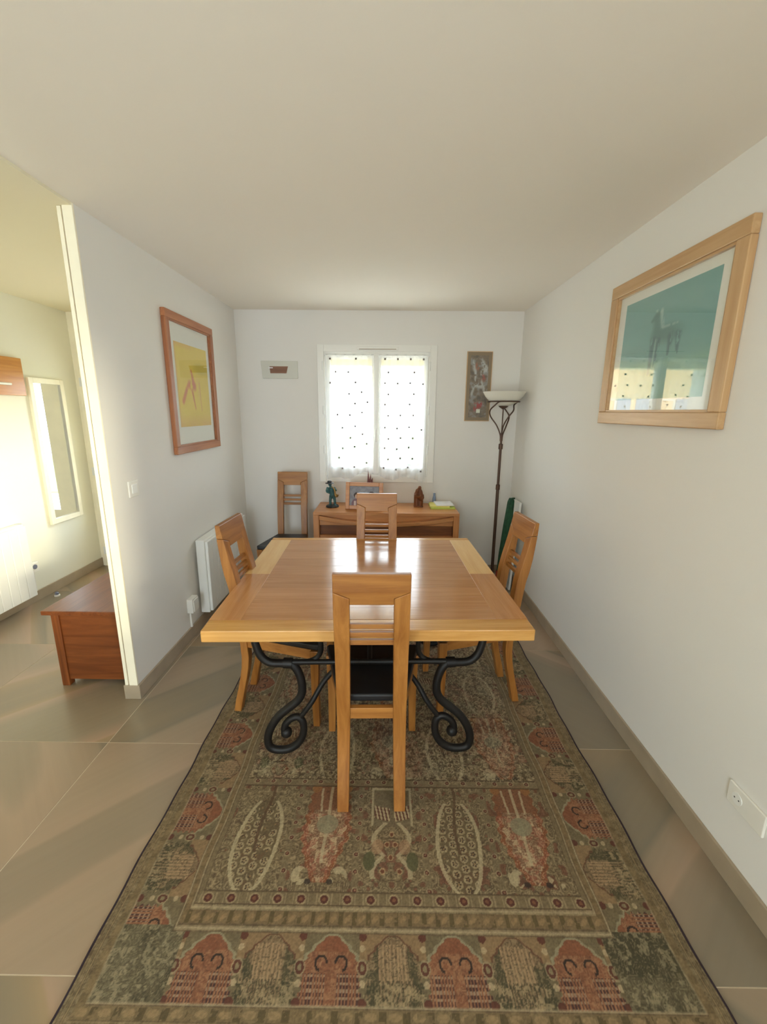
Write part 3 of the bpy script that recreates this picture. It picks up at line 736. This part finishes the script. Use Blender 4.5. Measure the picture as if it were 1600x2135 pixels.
# ------------------------------------------------------------------ chairs
ZR = [0, .074, .148, .236, .310, .405, .55, .72, .78, .856, .95, .986, 1.047]
YRr = [.040, .025, .005, -.014, -.024, -.020, -.002, .020, .035, .048, .058, .062, .065]     # rear face, rearwards +
ZF = [0, .09, .207, .311, .406, .55, .741, .83, .907, .986, 1.047]
YFf = [0, -.017, -.045, -.064, -.058, -.048, -.028, -.005, .013, .029, .041]
def yrear(z): return -float(np.interp(z, ZR, YRr))
def yfront(z): return -float(np.interp(z, ZF, YFf))
def make_chair(label):
    t = thing('dining_chair', label, 'chair', group='oak dining chairs')
    for sx in (-1, 1):
        vs_ = []; zs = [0, .07, .14, .21, .27, .33, .40, .48, .56, .64, .72, .79, .85, .91]
        def ring(zo, zi):
            wo = .140; wi = .140 - float(np.interp(zi, [0, .45, 1.0], [.047, .054, .060]))
            return [(sx * wo, yrear(zo), zo), (sx * wi, yrear(zi), zi), (sx * wi, yfront(zi), zi), (sx * wo, yfront(zo), zo)]
        for z in zs: vs_ += ring(z, z)
        vs_ += ring(.977, .951)
        m = len(zs) + 1; fs_ = [(0, 1, 2, 3), tuple(4 * (m - 1) + k for k in (3, 2, 1, 0))]
        for i in range(m - 1):
            for k in range(4): fs_.append((4 * i + k, 4 * i + (k + 1) % 4, 4 * i + 4 + (k + 1) % 4, 4 * i + 4 + k))
        build('back_post', MB().add(vs_, fs_), 'oak_z', t, bevel=.003, smooth=True)
    wi = .140 - .060; wj = .0800
    poly = [(-.14, .9785), (-wi, .9525), (-wi, .926), (wi, .926), (wi, .9525), (.14, .9785), (.14, 1.047), (-.14, 1.047)]
    vs_ = [(x, yrear(z), z) for x, z in poly] + [(x, yfront(z), z) for x, z in poly]; n = len(poly)
    fs_ = [(0, 7, 6, 5), (1, 0, 5, 4), (2, 1, 4, 3), (8, 13, 14, 15), (9, 12, 13, 8), (10, 11, 12, 9)] + [(i, (i + 1) % n, (i + 1) % n + n, i + n) for i in range(n)]
    build('top_rail', MB().add(vs_, fs_), 'oak_x', t, bevel=.003)
    for z0, z1 in ((.817, .836), (.779, .798), (.741, .762)):
        zc = (z0 + z1) / 2; yc = (yrear(zc) + yfront(zc)) / 2
        build('back_slat', MB().box(-.084, .084, yc - .008, yc + .008, z0, z1), 'oak_x', t, bevel=.002)
    yc = (yrear(.42) + yfront(.42)) / 2
    build('rear_rail', MB().box(-.088, .088, yc - .012, yc + .012, .392, .440), 'oak_x', t, bevel=.002)
    for sx in (-1, 1):
        x1 = sx * .205
        vs_ = []
        for z, w_, dx, dy in ((0, .017, .0, .0), (.25, .019, -.004, -.004), (.436, .0225, 0, 0)):
            for a_, b_ in ((-1, -1), (1, -1), (1, 1), (-1, 1)): vs_.append((x1 + sx * dx + a_ * w_, .435 + dy + b_ * w_, z))
        fs_ = [(3, 2, 1, 0), (8, 9, 10, 11)] + [(4 * i + k, 4 * i + (k + 1) % 4, 4 * i + 4 + (k + 1) % 4, 4 * i + 4 + k) for i in range(2) for k in range(4)]
        build('front_leg', MB().add(vs_, fs_), 'oak_z', t, bevel=.003)
        build('side_rail', MB().add([(sx * .128, .040, .385), (sx * .112, .040, .385), (sx * .196, .416, .385), (sx * .214, .416, .385),
                                      (sx * .128, .040, .438), (sx * .112, .040, .438), (sx * .196, .416, .438), (sx * .214, .416, .438)],
                                     [(0, 1, 2, 3), (4, 7, 6, 5), (0, 4, 5, 1), (1, 5, 6, 2), (2, 6, 7, 3), (3, 7, 4, 0)]), 'oak_y', t, bevel=.002)
    build('front_rail', MB().box(-.184, .184, .426, .444, .385, .438), 'oak_x', t, bevel=.002)
    sp = []
    for x, y in ((-.128, .068), (.128, .068), (.140, .075), (.226, .448), (.218, .462), (-.218, .462), (-.226, .448), (-.140, .075)): sp.append((x, y))
    st_ = build('seat_pad', MB().prism(sp, 2, .439, .472), 'leather', t, bevel=.010, seg=3)
    return t
ch = make_chair('honey oak chair at the near side of the table, its back to the camera')
ch.location = (-.050, 1.484, RUGZ); ch.rotation_euler = (0, 0, R(1.5))
dup(ch, (-.066, 2.895, RUGZ), R(180), 'honey oak chair at the far side of the table, in front of the console')
dup(ch, (-.772, 2.180, RUGZ), R(-90 - 3.5), 'honey oak chair at the left side of the table, by the radiator')
dup(ch, (.712, 2.290, RUGZ), R(90 + 6), 'honey oak chair at the right side of the table, by the bare wall')
dup(ch, (-.893, 4.010, 0), R(180), 'honey oak chair standing against the back wall beside the console')

# ------------------------------------------------------------------ console table and what stands on it
CZ = .730
co = thing('console_table', 'oak console table with a curved drawer pull under the window', 'console table', (0.0, 0, 0))
c0, c1, cy0, cy1 = -.655, .655, 3.745, 4.195
build('console_top', MB().box(c0, c1, cy0, cy1, CZ - .026, CZ), 'console_x', co, bevel=.003)
for sx in (c0, c1 - .052):
    for sy in (cy0 + .002, cy1 - .052):
        build('leg', MB().box(sx, sx + .052, sy, sy + .050, 0 if sy > 4 else 0, CZ - .0265), 'console_z', co, bevel=.003)
# drawer fascia with a raised smile-shaped pull along it
build('drawer_front', MB().box(c0 + .0525, c1 - .0525, cy0 + .030, cy0 + .045, CZ - .125, CZ - .0265), 'console_x', co, bevel=.002)
xs = np.linspace(c0 + .054, c1 - .054, 41)
vs_ = []; fs_ = []
for x in xs:
    q = (x / .60) ** 2
    zt = CZ - .030 - .058 * max(0, 1 - q); zb = CZ - .068 - .050 * max(0, 1 - q); yo = cy0 - .006 - .030 * max(0, 1 - q)
    vs_ += [(x, yo, zb), (x, yo, zt), (x, cy0 + .0295, zt), (x, cy0 + .0295, zb)]
for i in range(len(xs) - 1):
    for k in range(4): fs_.append((4 * i + k, 4 * i + (k + 1) % 4, 4 * i + 4 + (k + 1) % 4, 4 * i + 4 + k))
fs_ += [(0, 1, 2, 3), tuple(4 * (len(xs) - 1) + k for k in (3, 2, 1, 0))]
build('curved_pull', MB().add(vs_, fs_), 'console_x', co, bevel=.003, smooth=True)
build('recessed_panel', MB().box(c0 + .053, c1 - .053, cy0 + .060, cy0 + .078, .5125, CZ - .027), 'darkwood', co)
build('back_panel', MB().box(c0 + .053, c1 - .053, cy1 - .030, cy1 - .012, .20, CZ - .027), 'darkwood', co)
for sx in (c0 + .006, c1 - .024):
    build('side_panel', MB().box(sx, sx + .018, cy0 + .053, cy1 - .053, .20, CZ - .027), 'darkwood', co)
build('shelf', MB().box(c0 + .053, c1 - .053, cy0 + .02, cy1 - .031, .478, .512), 'console_x', co, bevel=.002)
build('low_shelf', MB().box(c0 + .053, c1 - .053, cy0 + .02, cy1 - .031, .17, .199), 'console_x', co, bevel=.002)

def blob(name, parts, mat, parent, voxel=.004, loc=None):
    """one continuous carved surface grown from overlapping tubes and balls"""
    mb = MB()
    for q in parts:
        if q[0] == 't': mb.tube(smoothpts(q[1], 4), q[2] if not hasattr(q[2], '__len__') else list(np.interp(np.linspace(0, 1, (len(q[1]) - 1) * 4 + 1), np.linspace(0, 1, len(q[2])), q[2])), 10)
        else: mb.ball(q[1], q[2], 12, q[3] if len(q) > 3 else (1, 1, 1))
    o = build(name, mb, mat, parent, smooth='all', loc=loc)
    r_ = o.modifiers.new('fuse', 'REMESH'); r_.mode = 'VOXEL'; r_.voxel_size = voxel; r_.use_smooth_shade = True
    s_ = o.modifiers.new('soften', 'SMOOTH'); s_.factor = .5; s_.iterations = 3
    return o
st = thing('bronze_statuette', 'green patinated statuette of a musician in a black hat on the console', 'statuette', (-.510, 3.985, CZ))
build('base', MB().lathe([(.060, 0), (.062, .006), (.056, .016), (.050, .018)], 0, 0, 28), 'hat', st, smooth=True)
fig = blob('figure', [
    ('t', [(-.018, 0, .018), (-.020, .002, .060), (-.012, .004, .105)], [.012, .013, .018]), ('t', [(.024, -.006, .018), (.022, .002, .060), (.014, .004, .105)], [.012, .013, .018]),
    ('b', (-.021, -.012, .022), .012, (1, 1.7, .6)), ('b', (.030, -.018, .022), .012, (1, 1.7, .6)),
    ('t', [(.002, .004, .100), (-.004, .004, .140), (-.012, .004, .178)], [.024, .026, .030]),
    ('t', [(-.012, .004, .178), (-.016, .002, .200), (-.018, -.002, .215)], [.018, .010, .016]),
    ('b', (-.019, -.004, .216), .017, (1, 1.1, 1.2)),
    ('t', [(-.038, .002, .185), (-.048, -.014, .150), (-.020, -.036, .140)], [.014, .012, .010]),
    ('t', [(.014, .002, .184), (.036, -.012, .160), (.028, -.036, .178)], [.014, .012, .010])], 'patina', st)
build('hat', MB().lathe([(.040, .224), (.040, .228), (.022, .231), (.020, .247), (.012, .250)], -.022, -.006, 20), 'hat', st, smooth=True)
ins = build('saxophone', MB().tube(smoothpts([(-.004, -.040, .196), (.016, -.046, .190), (.030, -.048, .160), (.034, -.048, .125), (.046, -.050, .110), (.056, -.052, .130)], 5), list(np.linspace(.004, .013, 26)), 10), 'brass', st, smooth=True)

cv = thing('wood_carving', 'small brown wood carving of an embracing pair on the console', 'carving', (.305, 4.03, CZ))
blob('carved_pair', [('t', [(-.012, 0, .0), (-.016, 0, .06), (-.018, 0, .12), (-.014, 0, .145)], [.030, .028, .026, .016]),
                     ('t', [(.016, 0, .0), (.018, 0, .07), (.016, 0, .14), (.008, 0, .168)], [.028, .028, .024, .014]),
                     ('b', (-.012, -.004, .152), .020, (1, 1, 1.2)), ('b', (.008, -.002, .180), .019, (1, 1, 1.2)),
                     ('t', [(-.034, -.016, .118), (-.010, -.034, .100), (.022, -.030, .108)], .011),
                     ('t', [(.038, -.010, .120), (.040, -.026, .085), (.006, -.036, .076)], .011)], 'carve', cv)
build('plinth', MB().box(-.044, .044, -.030, .030, 0, .012), 'carve', cv, bevel=.002)

def picture_print(nx, ny, w, h, fn):
    """flat print: local x 0..w, z 0..h, facing -y"""
    u, v = np.meshgrid(np.linspace(0, 1, nx), np.linspace(0, 1, ny))
    return grid_mesh('print', np.stack([u * w, 0 * u, v * h], -1), fn(u, v))
def photo_fn(u, v):
    p = Paint(u.shape, (150, 150, 158)); n = fbm(u * 14, v * 10, 4)
    p.put((n - .45) * 4, (124, 124, 136), .7)
    for cx_, cy_, s_, shirt in ((.27, .50, 1.0, (128, 98, 110)), (.74, .56, .92, (120, 134, 160))):
        p.put(((u - cx_) / (.19 * s_)) ** 2 + ((v - (cy_ - .42)) / .30) ** 2 < 1, shirt)
        p.put(((u - cx_) / (.115 * s_)) ** 2 + ((v - cy_ - .03) / (.15 * s_)) ** 2 < 1, (64, 48, 44))
        p.put(((u - cx_) / (.075 * s_)) ** 2 + ((v - cy_ + .03) / (.12 * s_)) ** 2 < 1, (206, 170, 150))
    p.put((np.abs(u - .20) < .035) & (v < .24), (226, 210, 200), .8)
    return p.c
pf = thing('photo_frame', 'wooden photo frame with a portrait of two people on the console', 'photo frame', (-.378, 3.885, CZ + .0015), R(-6))
PW, PH = .345, .250
pfb = frame4(MB(), 0, PW, 0, PH, .036, -.008, .010)
tilt = (R(-10), 0, 0)
fo = build('frame', pfb, 'console_x', pf, bevel=.003, rot=tilt)
build('photo', picture_print(90, 64, PW - .064, PH - .064, photo_fn), 'paint_pic', fo, loc=(.032, .002, .032))
build('backing', MB().box(.01, PW - .01, .0105, .014, .01, PH - .01), 'darkwood', fo)
build('easel_strut', MB().box(PW / 2 - .02, PW / 2 + .02, .120, .124, .0, .20), 'darkwood', pf, rot=(R(19), 0, 0))

ds = thing('dried_spray', 'small brown dried spray sticking up behind the photo frame', 'dried flowers', (-.165, 4.09, CZ))
build('holder', MB().lathe([(.022, 0), (.026, .05), (.018, .13), (.014, .15)], 0, 0, 18), 'dry', ds, smooth=True)
for dx, hh in ((-.012, .335), (.012, .300), (.030, .265)):
    build('dried_leaf', MB().tube([(dx * .3, 0, .14), (dx * .7, 0, .22), (dx, 0, hh)], [.006, .013, .001], 8), 'dry', ds, smooth=True)

def slab(name, label, cat, x, y, z, w, d, hgt, rz, mat, bev=.001):
    o = build(name, MB().box(-w / 2, w / 2, -d / 2, d / 2, 0, hgt), mat, None, bevel=bev, loc=(x, y, z), rot=(0, 0, R(rz)))
    return tag(o, label, cat)
slab('booklet', 'lime green booklet at the bottom of the console paper pile', 'booklet', .525, 4.02, CZ, .225, .205, .016, 2, 'lime')
slab('booklet', 'yellow folder between the lime booklet and the white papers', 'folder', .505, 4.03, CZ + .0162, .185, .190, .010, -3, 'yellow_cover')
pp = slab('paper_stack', 'white papers on top of the console paper pile', 'papers', .545, 4.03, CZ + .0264, .165, .170, .012, 4, 'paper')
cup = thing('small_bottle', 'small blue-grey bottle behind the console paper pile', 'bottle', (.468, 4.155, CZ))
build('body', MB().lathe([(.016, 0), (.017, .05), (.013, .075), (.010, .082)], 0, 0, 16), 'blue_plastic', cup, smooth=True)
build('cap', MB().lathe([(.011, .0822), (.011, .108), (.008, .110)], 0, 0, 16), 'blue_plastic', cup, smooth=True)

# ------------------------------------------------------------------ pictures
def framed(name, label, side, y0, y1, z0, z1, fw, mw, mat_in, frame_mat, fn, th=.026, nx=150, ny=150):
    """picture on a side wall. side -1: left wall (faces +x), +1: right wall (faces -x)"""
    w = y1 - y0; hgt = z1 - z0
    x = XL if side < 0 else XR
    root = thing(name, label, 'picture', (x, y0 if side > 0 else y1, z0))
    # local frame: x along the wall, -y out of the wall
    root.rotation_euler = (0, 0, R(90) if False else (R(-90) if side > 0 else R(90)))
    if side > 0: root.location = (x, y1, z0)
    else: root.location = (x, y0, z0)
    def bar(poly, a, b, vertical, m):
        return None
    fm = MB()
    for nm, box, ax in (('frame_rail', (0, w, hgt - fw, hgt), 'x'), ('frame_rail', (0, w, 0, fw), 'x'), ('frame_stile', (0, fw, fw, hgt - fw), 'z'), ('frame_stile', (w - fw, w, fw, hgt - fw), 'z')):
        build(nm, MB().box(box[0], box[1], -th, -.001, box[2], box[3]), frame_mat + '_' + ax, root, bevel=.004)
    ib = .010
    for nm, box in (('inner_lip', (fw, w - fw, hgt - fw - ib, hgt - fw)), ('inner_lip', (fw, w - fw, fw, fw + ib)), ('inner_lip', (fw, fw + ib, fw + ib, hgt - fw - ib)), ('inner_lip', (w - fw - ib, w - fw, fw + ib, hgt - fw - ib))):
        build(nm, MB().box(box[0], box[1], -th + .007, -.002, box[2], box[3]), frame_mat + '_x', root)
    build('mat_board', MB().box(fw, w - fw, -.008, -.002, fw, hgt - fw), 'mat_white', root)
    l_, r_, b_, t_ = mw
    build('print', picture_print(nx, ny, w - 2 * fw - l_ - r_, hgt - 2 * fw - b_ - t_, fn), 'paint_pic', root, loc=(fw + l_, -.0088, fw + b_))
    build('glazing', MB().box(fw + .002, w - fw - .002, -.0150, -.0125, fw + .002, hgt - fw - .002), 'glass', root)
    return root
def seg(u, v, a, b, w0, w1):
    """soft tapered brush stroke mask"""
    a = np.array(a); b = np.array(b); d = b - a; t = np.clip(((u - a[0]) * d[0] + (v - a[1]) * d[1]) / (d @ d), 0, 1)
    r_ = np.hypot(u - a[0] - d[0] * t, (v - a[1] - d[1] * t)); w = w0 + (w1 - w0) * t
    return np.clip(1.4 - r_ / w, 0, 1)
def yellow_fn(u, v):
    p = Paint(u.shape, (236, 208, 62)); n = fbm(u * 5, v * 6, 3); f = fbm(u * 40, v * 8, 8)
    p.put(np.clip((.16 - v) / .16, 0, 1) + np.clip((v - .93) / .07, 0, 1) * (u < .5) + np.clip((.05 - u) / .05, 0, 1), (226, 174, 84), .7)
    p.put((n - .5) * 4, (230, 200, 44), .6)
    p.put(np.clip(1 - np.hypot((u - .78) / .34, (v - .735) / .09), 0, 1) * 1.8, (196, 178, 52), .7)
    O = (214, 112, 62)
    for a, b, w0, w1 in (((.44, .68), (.50, .53), .030, .045), ((.30, .50), (.14, .31), .030, .035), ((.42, .50), (.50, .22), .030, .012), ((.36, .52), (.52, .50), .05, .05)):
        p.put(seg(u, v, a, b, w0, w1) * (f > .32), O, .85)
    p.put(seg(u, v, (.68, .55), (.70, .20), .02, .012) * (f > .42), (222, 160, 84), .7)
    p.put(seg(u, v, (.62, .60), (.64, .30), .05, .02) * (f > .45), (232, 190, 96), .6)
    return p.c
def teal_fn(u, v):
    p = Paint(u.shape, (116, 168, 164)); n = fbm(u * 3, v * 7, 6); f = fbm(u * 60, v * 9, 2)
    p.put(np.clip((.55 - v) / .55, 0, 1), (150, 188, 164), .75); p.put((n - .5) * 3, (128, 180, 174), .5)
    p.put(np.clip(1 - np.abs(v - .33) / .05, 0, 1), (146, 190, 158), .4)
    Gc, Dk, Pl = (88, 134, 126), (74, 108, 112), (190, 212, 200)
    p.put(np.clip(1.5 - np.hypot((u - .555) / .145, (v - .595) / .075), 0, 1), Gc, .85)
    p.put(seg(u, v, (.45, .60), (.425, .77), .062, .036), Gc, .85); p.put(seg(u, v, (.43, .79), (.375, .745), .030, .018), Gc, .85)
    for a, b, w0, w1 in (((.415, .56), (.405, .24), .034, .016), ((.475, .55), (.465, .30), .026, .012), ((.61, .56), (.60, .40), .034, .012), ((.685, .57), (.695, .40), .032, .012)):
        p.put(seg(u, v, a, b, w0, w1) * (f > .34), Dk, .7)
    p.put(seg(u, v, (.41, .83), (.47, .82), .012, .022) * (f > .42), Pl, .6); p.put(seg(u, v, (.475, .80), (.505, .66), .022, .018) * (f > .45), Pl, .55)
    p.put(seg(u, v, (.53, .66), (.66, .665), .014, .010) * (f > .40), Pl, .45); p.put(seg(u, v, (.445, .56), (.44, .30), .010, .006) * (f > .4), Pl, .45)
    return p.c
framed('framed_picture', 'reddish wood framed yellow print with an orange figure, on the left wall', -1, 2.842, 3.588, 1.322, 2.225, .050, (.072, .060, .125, .125), None, 'mahog', yellow_fn, th=.030)
framed('framed_picture', 'large pale wood framed teal print with a faint horse, on the right wall', 1, 1.612, 2.528, 1.560, 2.262, .062, (.072, .070, .060, .052), None, 'frame', teal_fn, th=.030)

def tall_fn(u, v):
    p = Paint(u.shape, (140, 122, 98)); n = fbm(u * 8, v * 20, 11); m = fbm(u * 14, v * 30, 15); k = fbm(u * 5, v * 11, 19)
    ins = (u > .12) & (u < .88) & (v > .05) & (v < .95)
    p.put(ins, (128, 116, 102), .9); p.put(ins * (n - .52) * 6, (150, 152, 150), .8); p.put(ins * (.44 - n) * 6, (104, 96, 90), .8)
    for a, b, w in (((.25, .84), (.35, .70), .05), ((.35, .70), (.34, .52), .04), ((.34, .52), (.22, .40), .04), ((.60, .86), (.80, .76), .05), ((.80, .76), (.60, .70), .05), ((.62, .56), (.74, .46), .05), ((.40, .52), (.62, .50), .03)):
        p.put(ins * seg(u, v, a, b, w, w) * (m > .40), (188, 190, 188), .8)
    p.put(ins * seg(u, v, (.38, .20), (.66, .24), .06, .04) * (m > .36), (170, 74, 70), .85)
    p.put(ins * seg(u, v, (.66, .64), (.76, .62), .05, .05) * (m > .42), (172, 92, 84), .7); p.put(ins * seg(u, v, (.38, .80), (.46, .78), .05, .04) * (m > .42), (182, 110, 86), .7)
    p.put((np.abs(u - .54) < .08) & (np.abs(v - .145) < .028), (226, 228, 212))
    return p.c
tp = thing('wall_panel_art', 'tall narrow grey and red painted panel on the back wall above the lamp', 'picture', (.731, YB, 1.530))
build('board', MB().box(0, .234, -.016, -.001, 0, .626), 'frame_z', tp, bevel=.002)
build('print', picture_print(70, 180, .222, .614, tall_fn), 'paint_pic', tp, loc=(.006, -.0168, .006))
pq = thing('wall_plaque', 'small pale rectangular plaque with brown inset on the back wall', 'plaque', (-1.178, YB, 1.903))
build('plate', MB().prism([(0.012, 0), (.340, 0), (.340, .156), (0, .156)], 1, -.014, -.001), 'plaque', pq, bevel=.002)
build('inset', MB().prism([(.086, .046), (.236, .046), (.252, .108), (.082, .108)], 1, -.0185, -.0140), 'plaque_brown', pq, bevel=.001)
build('notch', MB().box(.072, .112, -.0200, -.0185, .090, .098), 'paper', pq)

# ------------------------------------------------------------------ floor lamp and the things in its corner
lp = thing('floor_lamp', 'brown metal uplighter floor lamp with white glass bowl in the corner', 'lamp', (1.035, 3.97, 0))
build('base', MB().lathe([(.125, 0), (.125, .012), (.110, .022), (.03, .032), (.016, .05)], 0, 0, 32), 'bronze', lp, smooth=True)
build('pole', MB().lathe([(.0145, .045), (.0145, .930), (.012, .931), (.012, 1.31), (.010, 1.312), (.010, 1.43)], 0, 0, 16), 'bronze', lp, smooth=True)
build('upper_stem', MB().lathe([(.0055, 1.428), (.0055, 1.648)], 0, 0, 10), 'bronze', lp, smooth=True)
build('cup', MB().lathe([(.008, 1.640), (.040, 1.662), (.042, 1.668)], 0, 0, 20), 'bronze', lp, smooth=True)
for z in (.935, 1.310):
    build('collar', MB().lathe([(.014, z - .026), (.019, z - .022), (.019, z + .022), (.014, z + .026)], 0, 0, 16), 'bronze', lp, smooth=True)
for k in range(3):
    a0 = 2 * PI * k / 3 + .35
    pts = []
    for r_, z, da in ((.008, 1.36, 0), (.014, 1.42, 0), (.052, 1.50, .15), (.105, 1.575, .4), (.118, 1.63, .75), (.095, 1.675, 1.15), (.118, 1.703, 1.7), (.133, 1.706, 2.1)):
        pts.append((r_ * math.cos(a0 + da), r_ * math.sin(a0 + da), z))
    build('scroll_arm', MB().tube(smoothpts(pts, 5), .0062, 8), 'bronze', lp, smooth=True)
ring = [(.137 * math.cos(2 * PI * k / 40), .137 * math.sin(2 * PI * k / 40), 1.706) for k in range(41)]
build('ring', MB().tube(ring, .006, 8), 'bronze', lp, smooth=True)
build('glass_bowl', MB().lathe([(.035, 1.668), (.09, 1.685), (.130, 1.711), (.165, 1.752), (.186, 1.790), (.182, 1.790), (.160, 1.756), (.125, 1.717), (.088, 1.692), (.034, 1.675)], 0, 0, 40, cap=True), 'frosted', lp, smooth=True)

gr = thing('folded_parasol', 'dark green rolled parasol with a red band leaning in the corner', 'parasol', (1.045, 3.745, 0))
gr.rotation_euler = (R(-1.5), R(4.3), 0)
build('rolled_cloth', MB().lathe([(.030, .165), (.040, .20), (.042, .35), (.038, .62), (.030, .84), (.020, .875)], 0, 0, 20), 'green_cloth', gr, smooth=True)
build('band', MB().lathe([(.0425, .135), (.0425, .195)], 0, 0, 20), 'red_cloth', gr, smooth=True)
build('black_sleeve', MB().lathe([(.030, .004), (.040, .02), (.041, .134)], 0, 0, 20), 'black_plastic', gr, smooth=True)
build('folds', MB().tube([(.030, -.018, .20), (.028, -.016, .60), (.016, -.012, .86)], .010, 8).tube([(-.024, -.026, .20), (-.022, -.024, .60), (-.012, -.018, .86)], .010, 8), 'green_cloth', gr, smooth=True)
build('tip', MB().tube([(0, 0, .872), (.030, 0, .876)], .008, 8), 'green_cloth', gr, smooth=True)
wp = build('white_board', MB().box(-.010, .010, 0, .30, 0, .83), 'white_enamel', None, bevel=.003, loc=(1.152, 3.76, .001), rot=(0, R(3.0), 0))
tag(wp, 'white panel leaning on the right wall beside the green parasol', 'panel')

# ------------------------------------------------------------------ radiators, switches, outlets
def radiator(name, label, x, y0, y1, z0, z1, depth, n):
    t = thing(name, label, 'radiator', (x, y0, z0))
    L = y1 - y0; Hh = z1 - z0
    build('body', MB().box(.018, depth - .022, 0, L, 0, Hh), 'white_enamel', t, bevel=.006)
    pw_ = (L - .012) / n
    for k in range(n):
        build('front_panel', MB().box(depth - .0215, depth, .006 + k * pw_ + .0022, .006 + (k + 1) * pw_ - .0022, .012, Hh - .012), 'white_enamel', t, bevel=.005)
    for q in (.15, .85):
        build('wall_bracket', MB().box(0.0005, .0178, L * q - .02, L * q + .02, .1, Hh - .1), 'white_enamel', t)
    return t
radiator('radiator', 'white ribbed electric radiator on the left dining wall', XL, 2.985, 3.85, .125, .690, .105, 10)
radiator('radiator', 'white ribbed radiator on the far hall wall', XH, 2.42, 3.335, .085, .705, .10, 11)
bx = thing('outlet_box', 'white cable outlet box low on the wall by the dining radiator', 'outlet', (XL, 2.80, .205))
build('box', MB().box(.0005, .045, 0, .095, 0, .105), 'offwhite_plastic', bx, bevel=.006)
build('cover', MB().box(.045, .052, .010, .085, .010, .095), 'offwhite_plastic', bx, bevel=.003)
build('cable_duct', MB().box(.0005, .014, .030, .048, -.118, -.0005), 'offwhite_plastic', bx, bevel=.002)
sw = thing('light_switch', 'white square light switch on the left wall near the jamb', 'switch', (XL, 2.292, 1.142))
build('plate', MB().box(.0005, .010, 0, .090, 0, .090), 'offwhite_plastic', sw, bevel=.003)
build('rocker', MB().box(.010, .015, .020, .070, .020, .070), 'white_enamel', sw, bevel=.002)
so = thing('wall_socket', 'white wall socket low on the right wall near the skirting', 'socket', (XR, 1.125, .285))
build('plate', MB().box(-.010, -.0005, 0, .150, 0, .082), 'offwhite_plastic', so, bevel=.003)
for k in (.108,):
    w_ = build('outlet_well', MB().tube([(-.0100, k, .041), (-.0120, k, .041)], .021, 20), 'white_enamel', so, smooth=True)
    build('pin_hole', MB().tube([(-.0120, k - .009, .041), (-.0125, k - .009, .041)], .0028, 8).tube([(-.0120, k + .009, .041), (-.0125, k + .009, .041)], .0028, 8), 'socket_dark', w_)
ho = thing('hall_outlet', 'white outlet with grey dial low on the hall wall', 'outlet', (XH, 3.375, .262))
build('box', MB().box(.0005, .040, 0, .085, 0, .085), 'offwhite_plastic', ho, bevel=.006)
build('dial', MB().tube([(.040, .036, .050), (.048, .036, .050)], .020, 16), 'dial', ho, smooth=True)
build('cable_duct', MB().box(.0005, .014, .030, .055, -.174, -.0005), 'offwhite_plastic', ho, bevel=.002)

# ------------------------------------------------------------------ hall: mirror, coat rack, chest, door stop
mr = thing('wall_mirror', 'tall white framed mirror on the hall wall', 'mirror', (XH, 3.700, .600))
mw_, mh_ = .395, 1.265
for nm, y0, y1, z0, z1 in (('frame_stile', 0, .045, 0, mh_), ('frame_stile', mw_ - .045, mw_, 0, mh_), ('frame_rail', .045, mw_ - .045, 0, .045), ('frame_rail', .045, mw_ - .045, mh_ - .045, mh_)):
    build(nm, MB().box(.001, .028, y0, y1, z0, z1), 'trim', mr, bevel=.003)
build('mirror_glass', MB().box(.004, .012, .045, mw_ - .045, .045, mh_ - .045), 'mirror', mr)
rk = thing('coat_rack', 'orange-brown wooden coat rack board on the hall wall', 'coat rack', (XH, 2.75, 1.712))
build('board', MB().box(.001, .030, 0, .905, 0, .292), 'rack', rk, bevel=.004)
build('rail', MB().tube([(.052, .03, .085), (.052, .74, .085)], .010, 10), 'white_enamel', rk, smooth=True)  # thin white strip along the board
for k in (.08, .38, .70):
    build('peg', MB().tube([(.030, k, .085), (.052, k, .085)], .008, 8), 'white_enamel', rk, smooth=True)

cs = thing('wooden_chest', 'reddish brown wooden chest standing in the hall behind the partition', 'chest', (-1.925, 2.262, 0))
cw, cdp, chh = .420, .95, .466
build('lid', MB().box(-.036, cw + .004, -.022, cdp + .02, chh, chh + .026), 'cherry_y', cs, bevel=.004)
for x0 in (0, cw - .045):
    for y0 in (0, cdp - .045):
        build('corner_post', MB().box(x0, x0 + .045, y0, y0 + .045, 0, chh - .0005), 'cherry_z', cs, bevel=.003)
build('end_panel', MB().box(.0455, cw - .0455, .010, .028, .040, chh - .001), 'cherry_x', cs)
build('end_panel', MB().box(.0455, cw - .0455, cdp - .028, cdp - .010, .040, chh - .001), 'cherry_x', cs)
build('front_panel', MB().box(.010, .028, .0455, cdp - .0455, .040, chh - .001), 'cherry_y', cs)
build('rear_panel', MB().box(cw - .028, cw - .010, .0455, cdp - .0455, .040, chh - .001), 'cherry_y', cs)
build('bottom_board', MB().box(.030, cw - .030, .030, cdp - .030, .040, .054), 'cherry_y', cs)
sp_ = thing('door_stop', 'small white door stop on the hall floor', 'door stop', (-2.90, 3.52, 0))
build('base', MB().lathe([(.022, .0005), (.022, .012), (.016, .014)], 0, 0, 18), 'offwhite_plastic', sp_, smooth=True)
build('bumper', MB().lathe([(.014, .0142), (.016, .030), (.010, .038)], 0, 0, 18), 'dial', sp_, smooth=True)
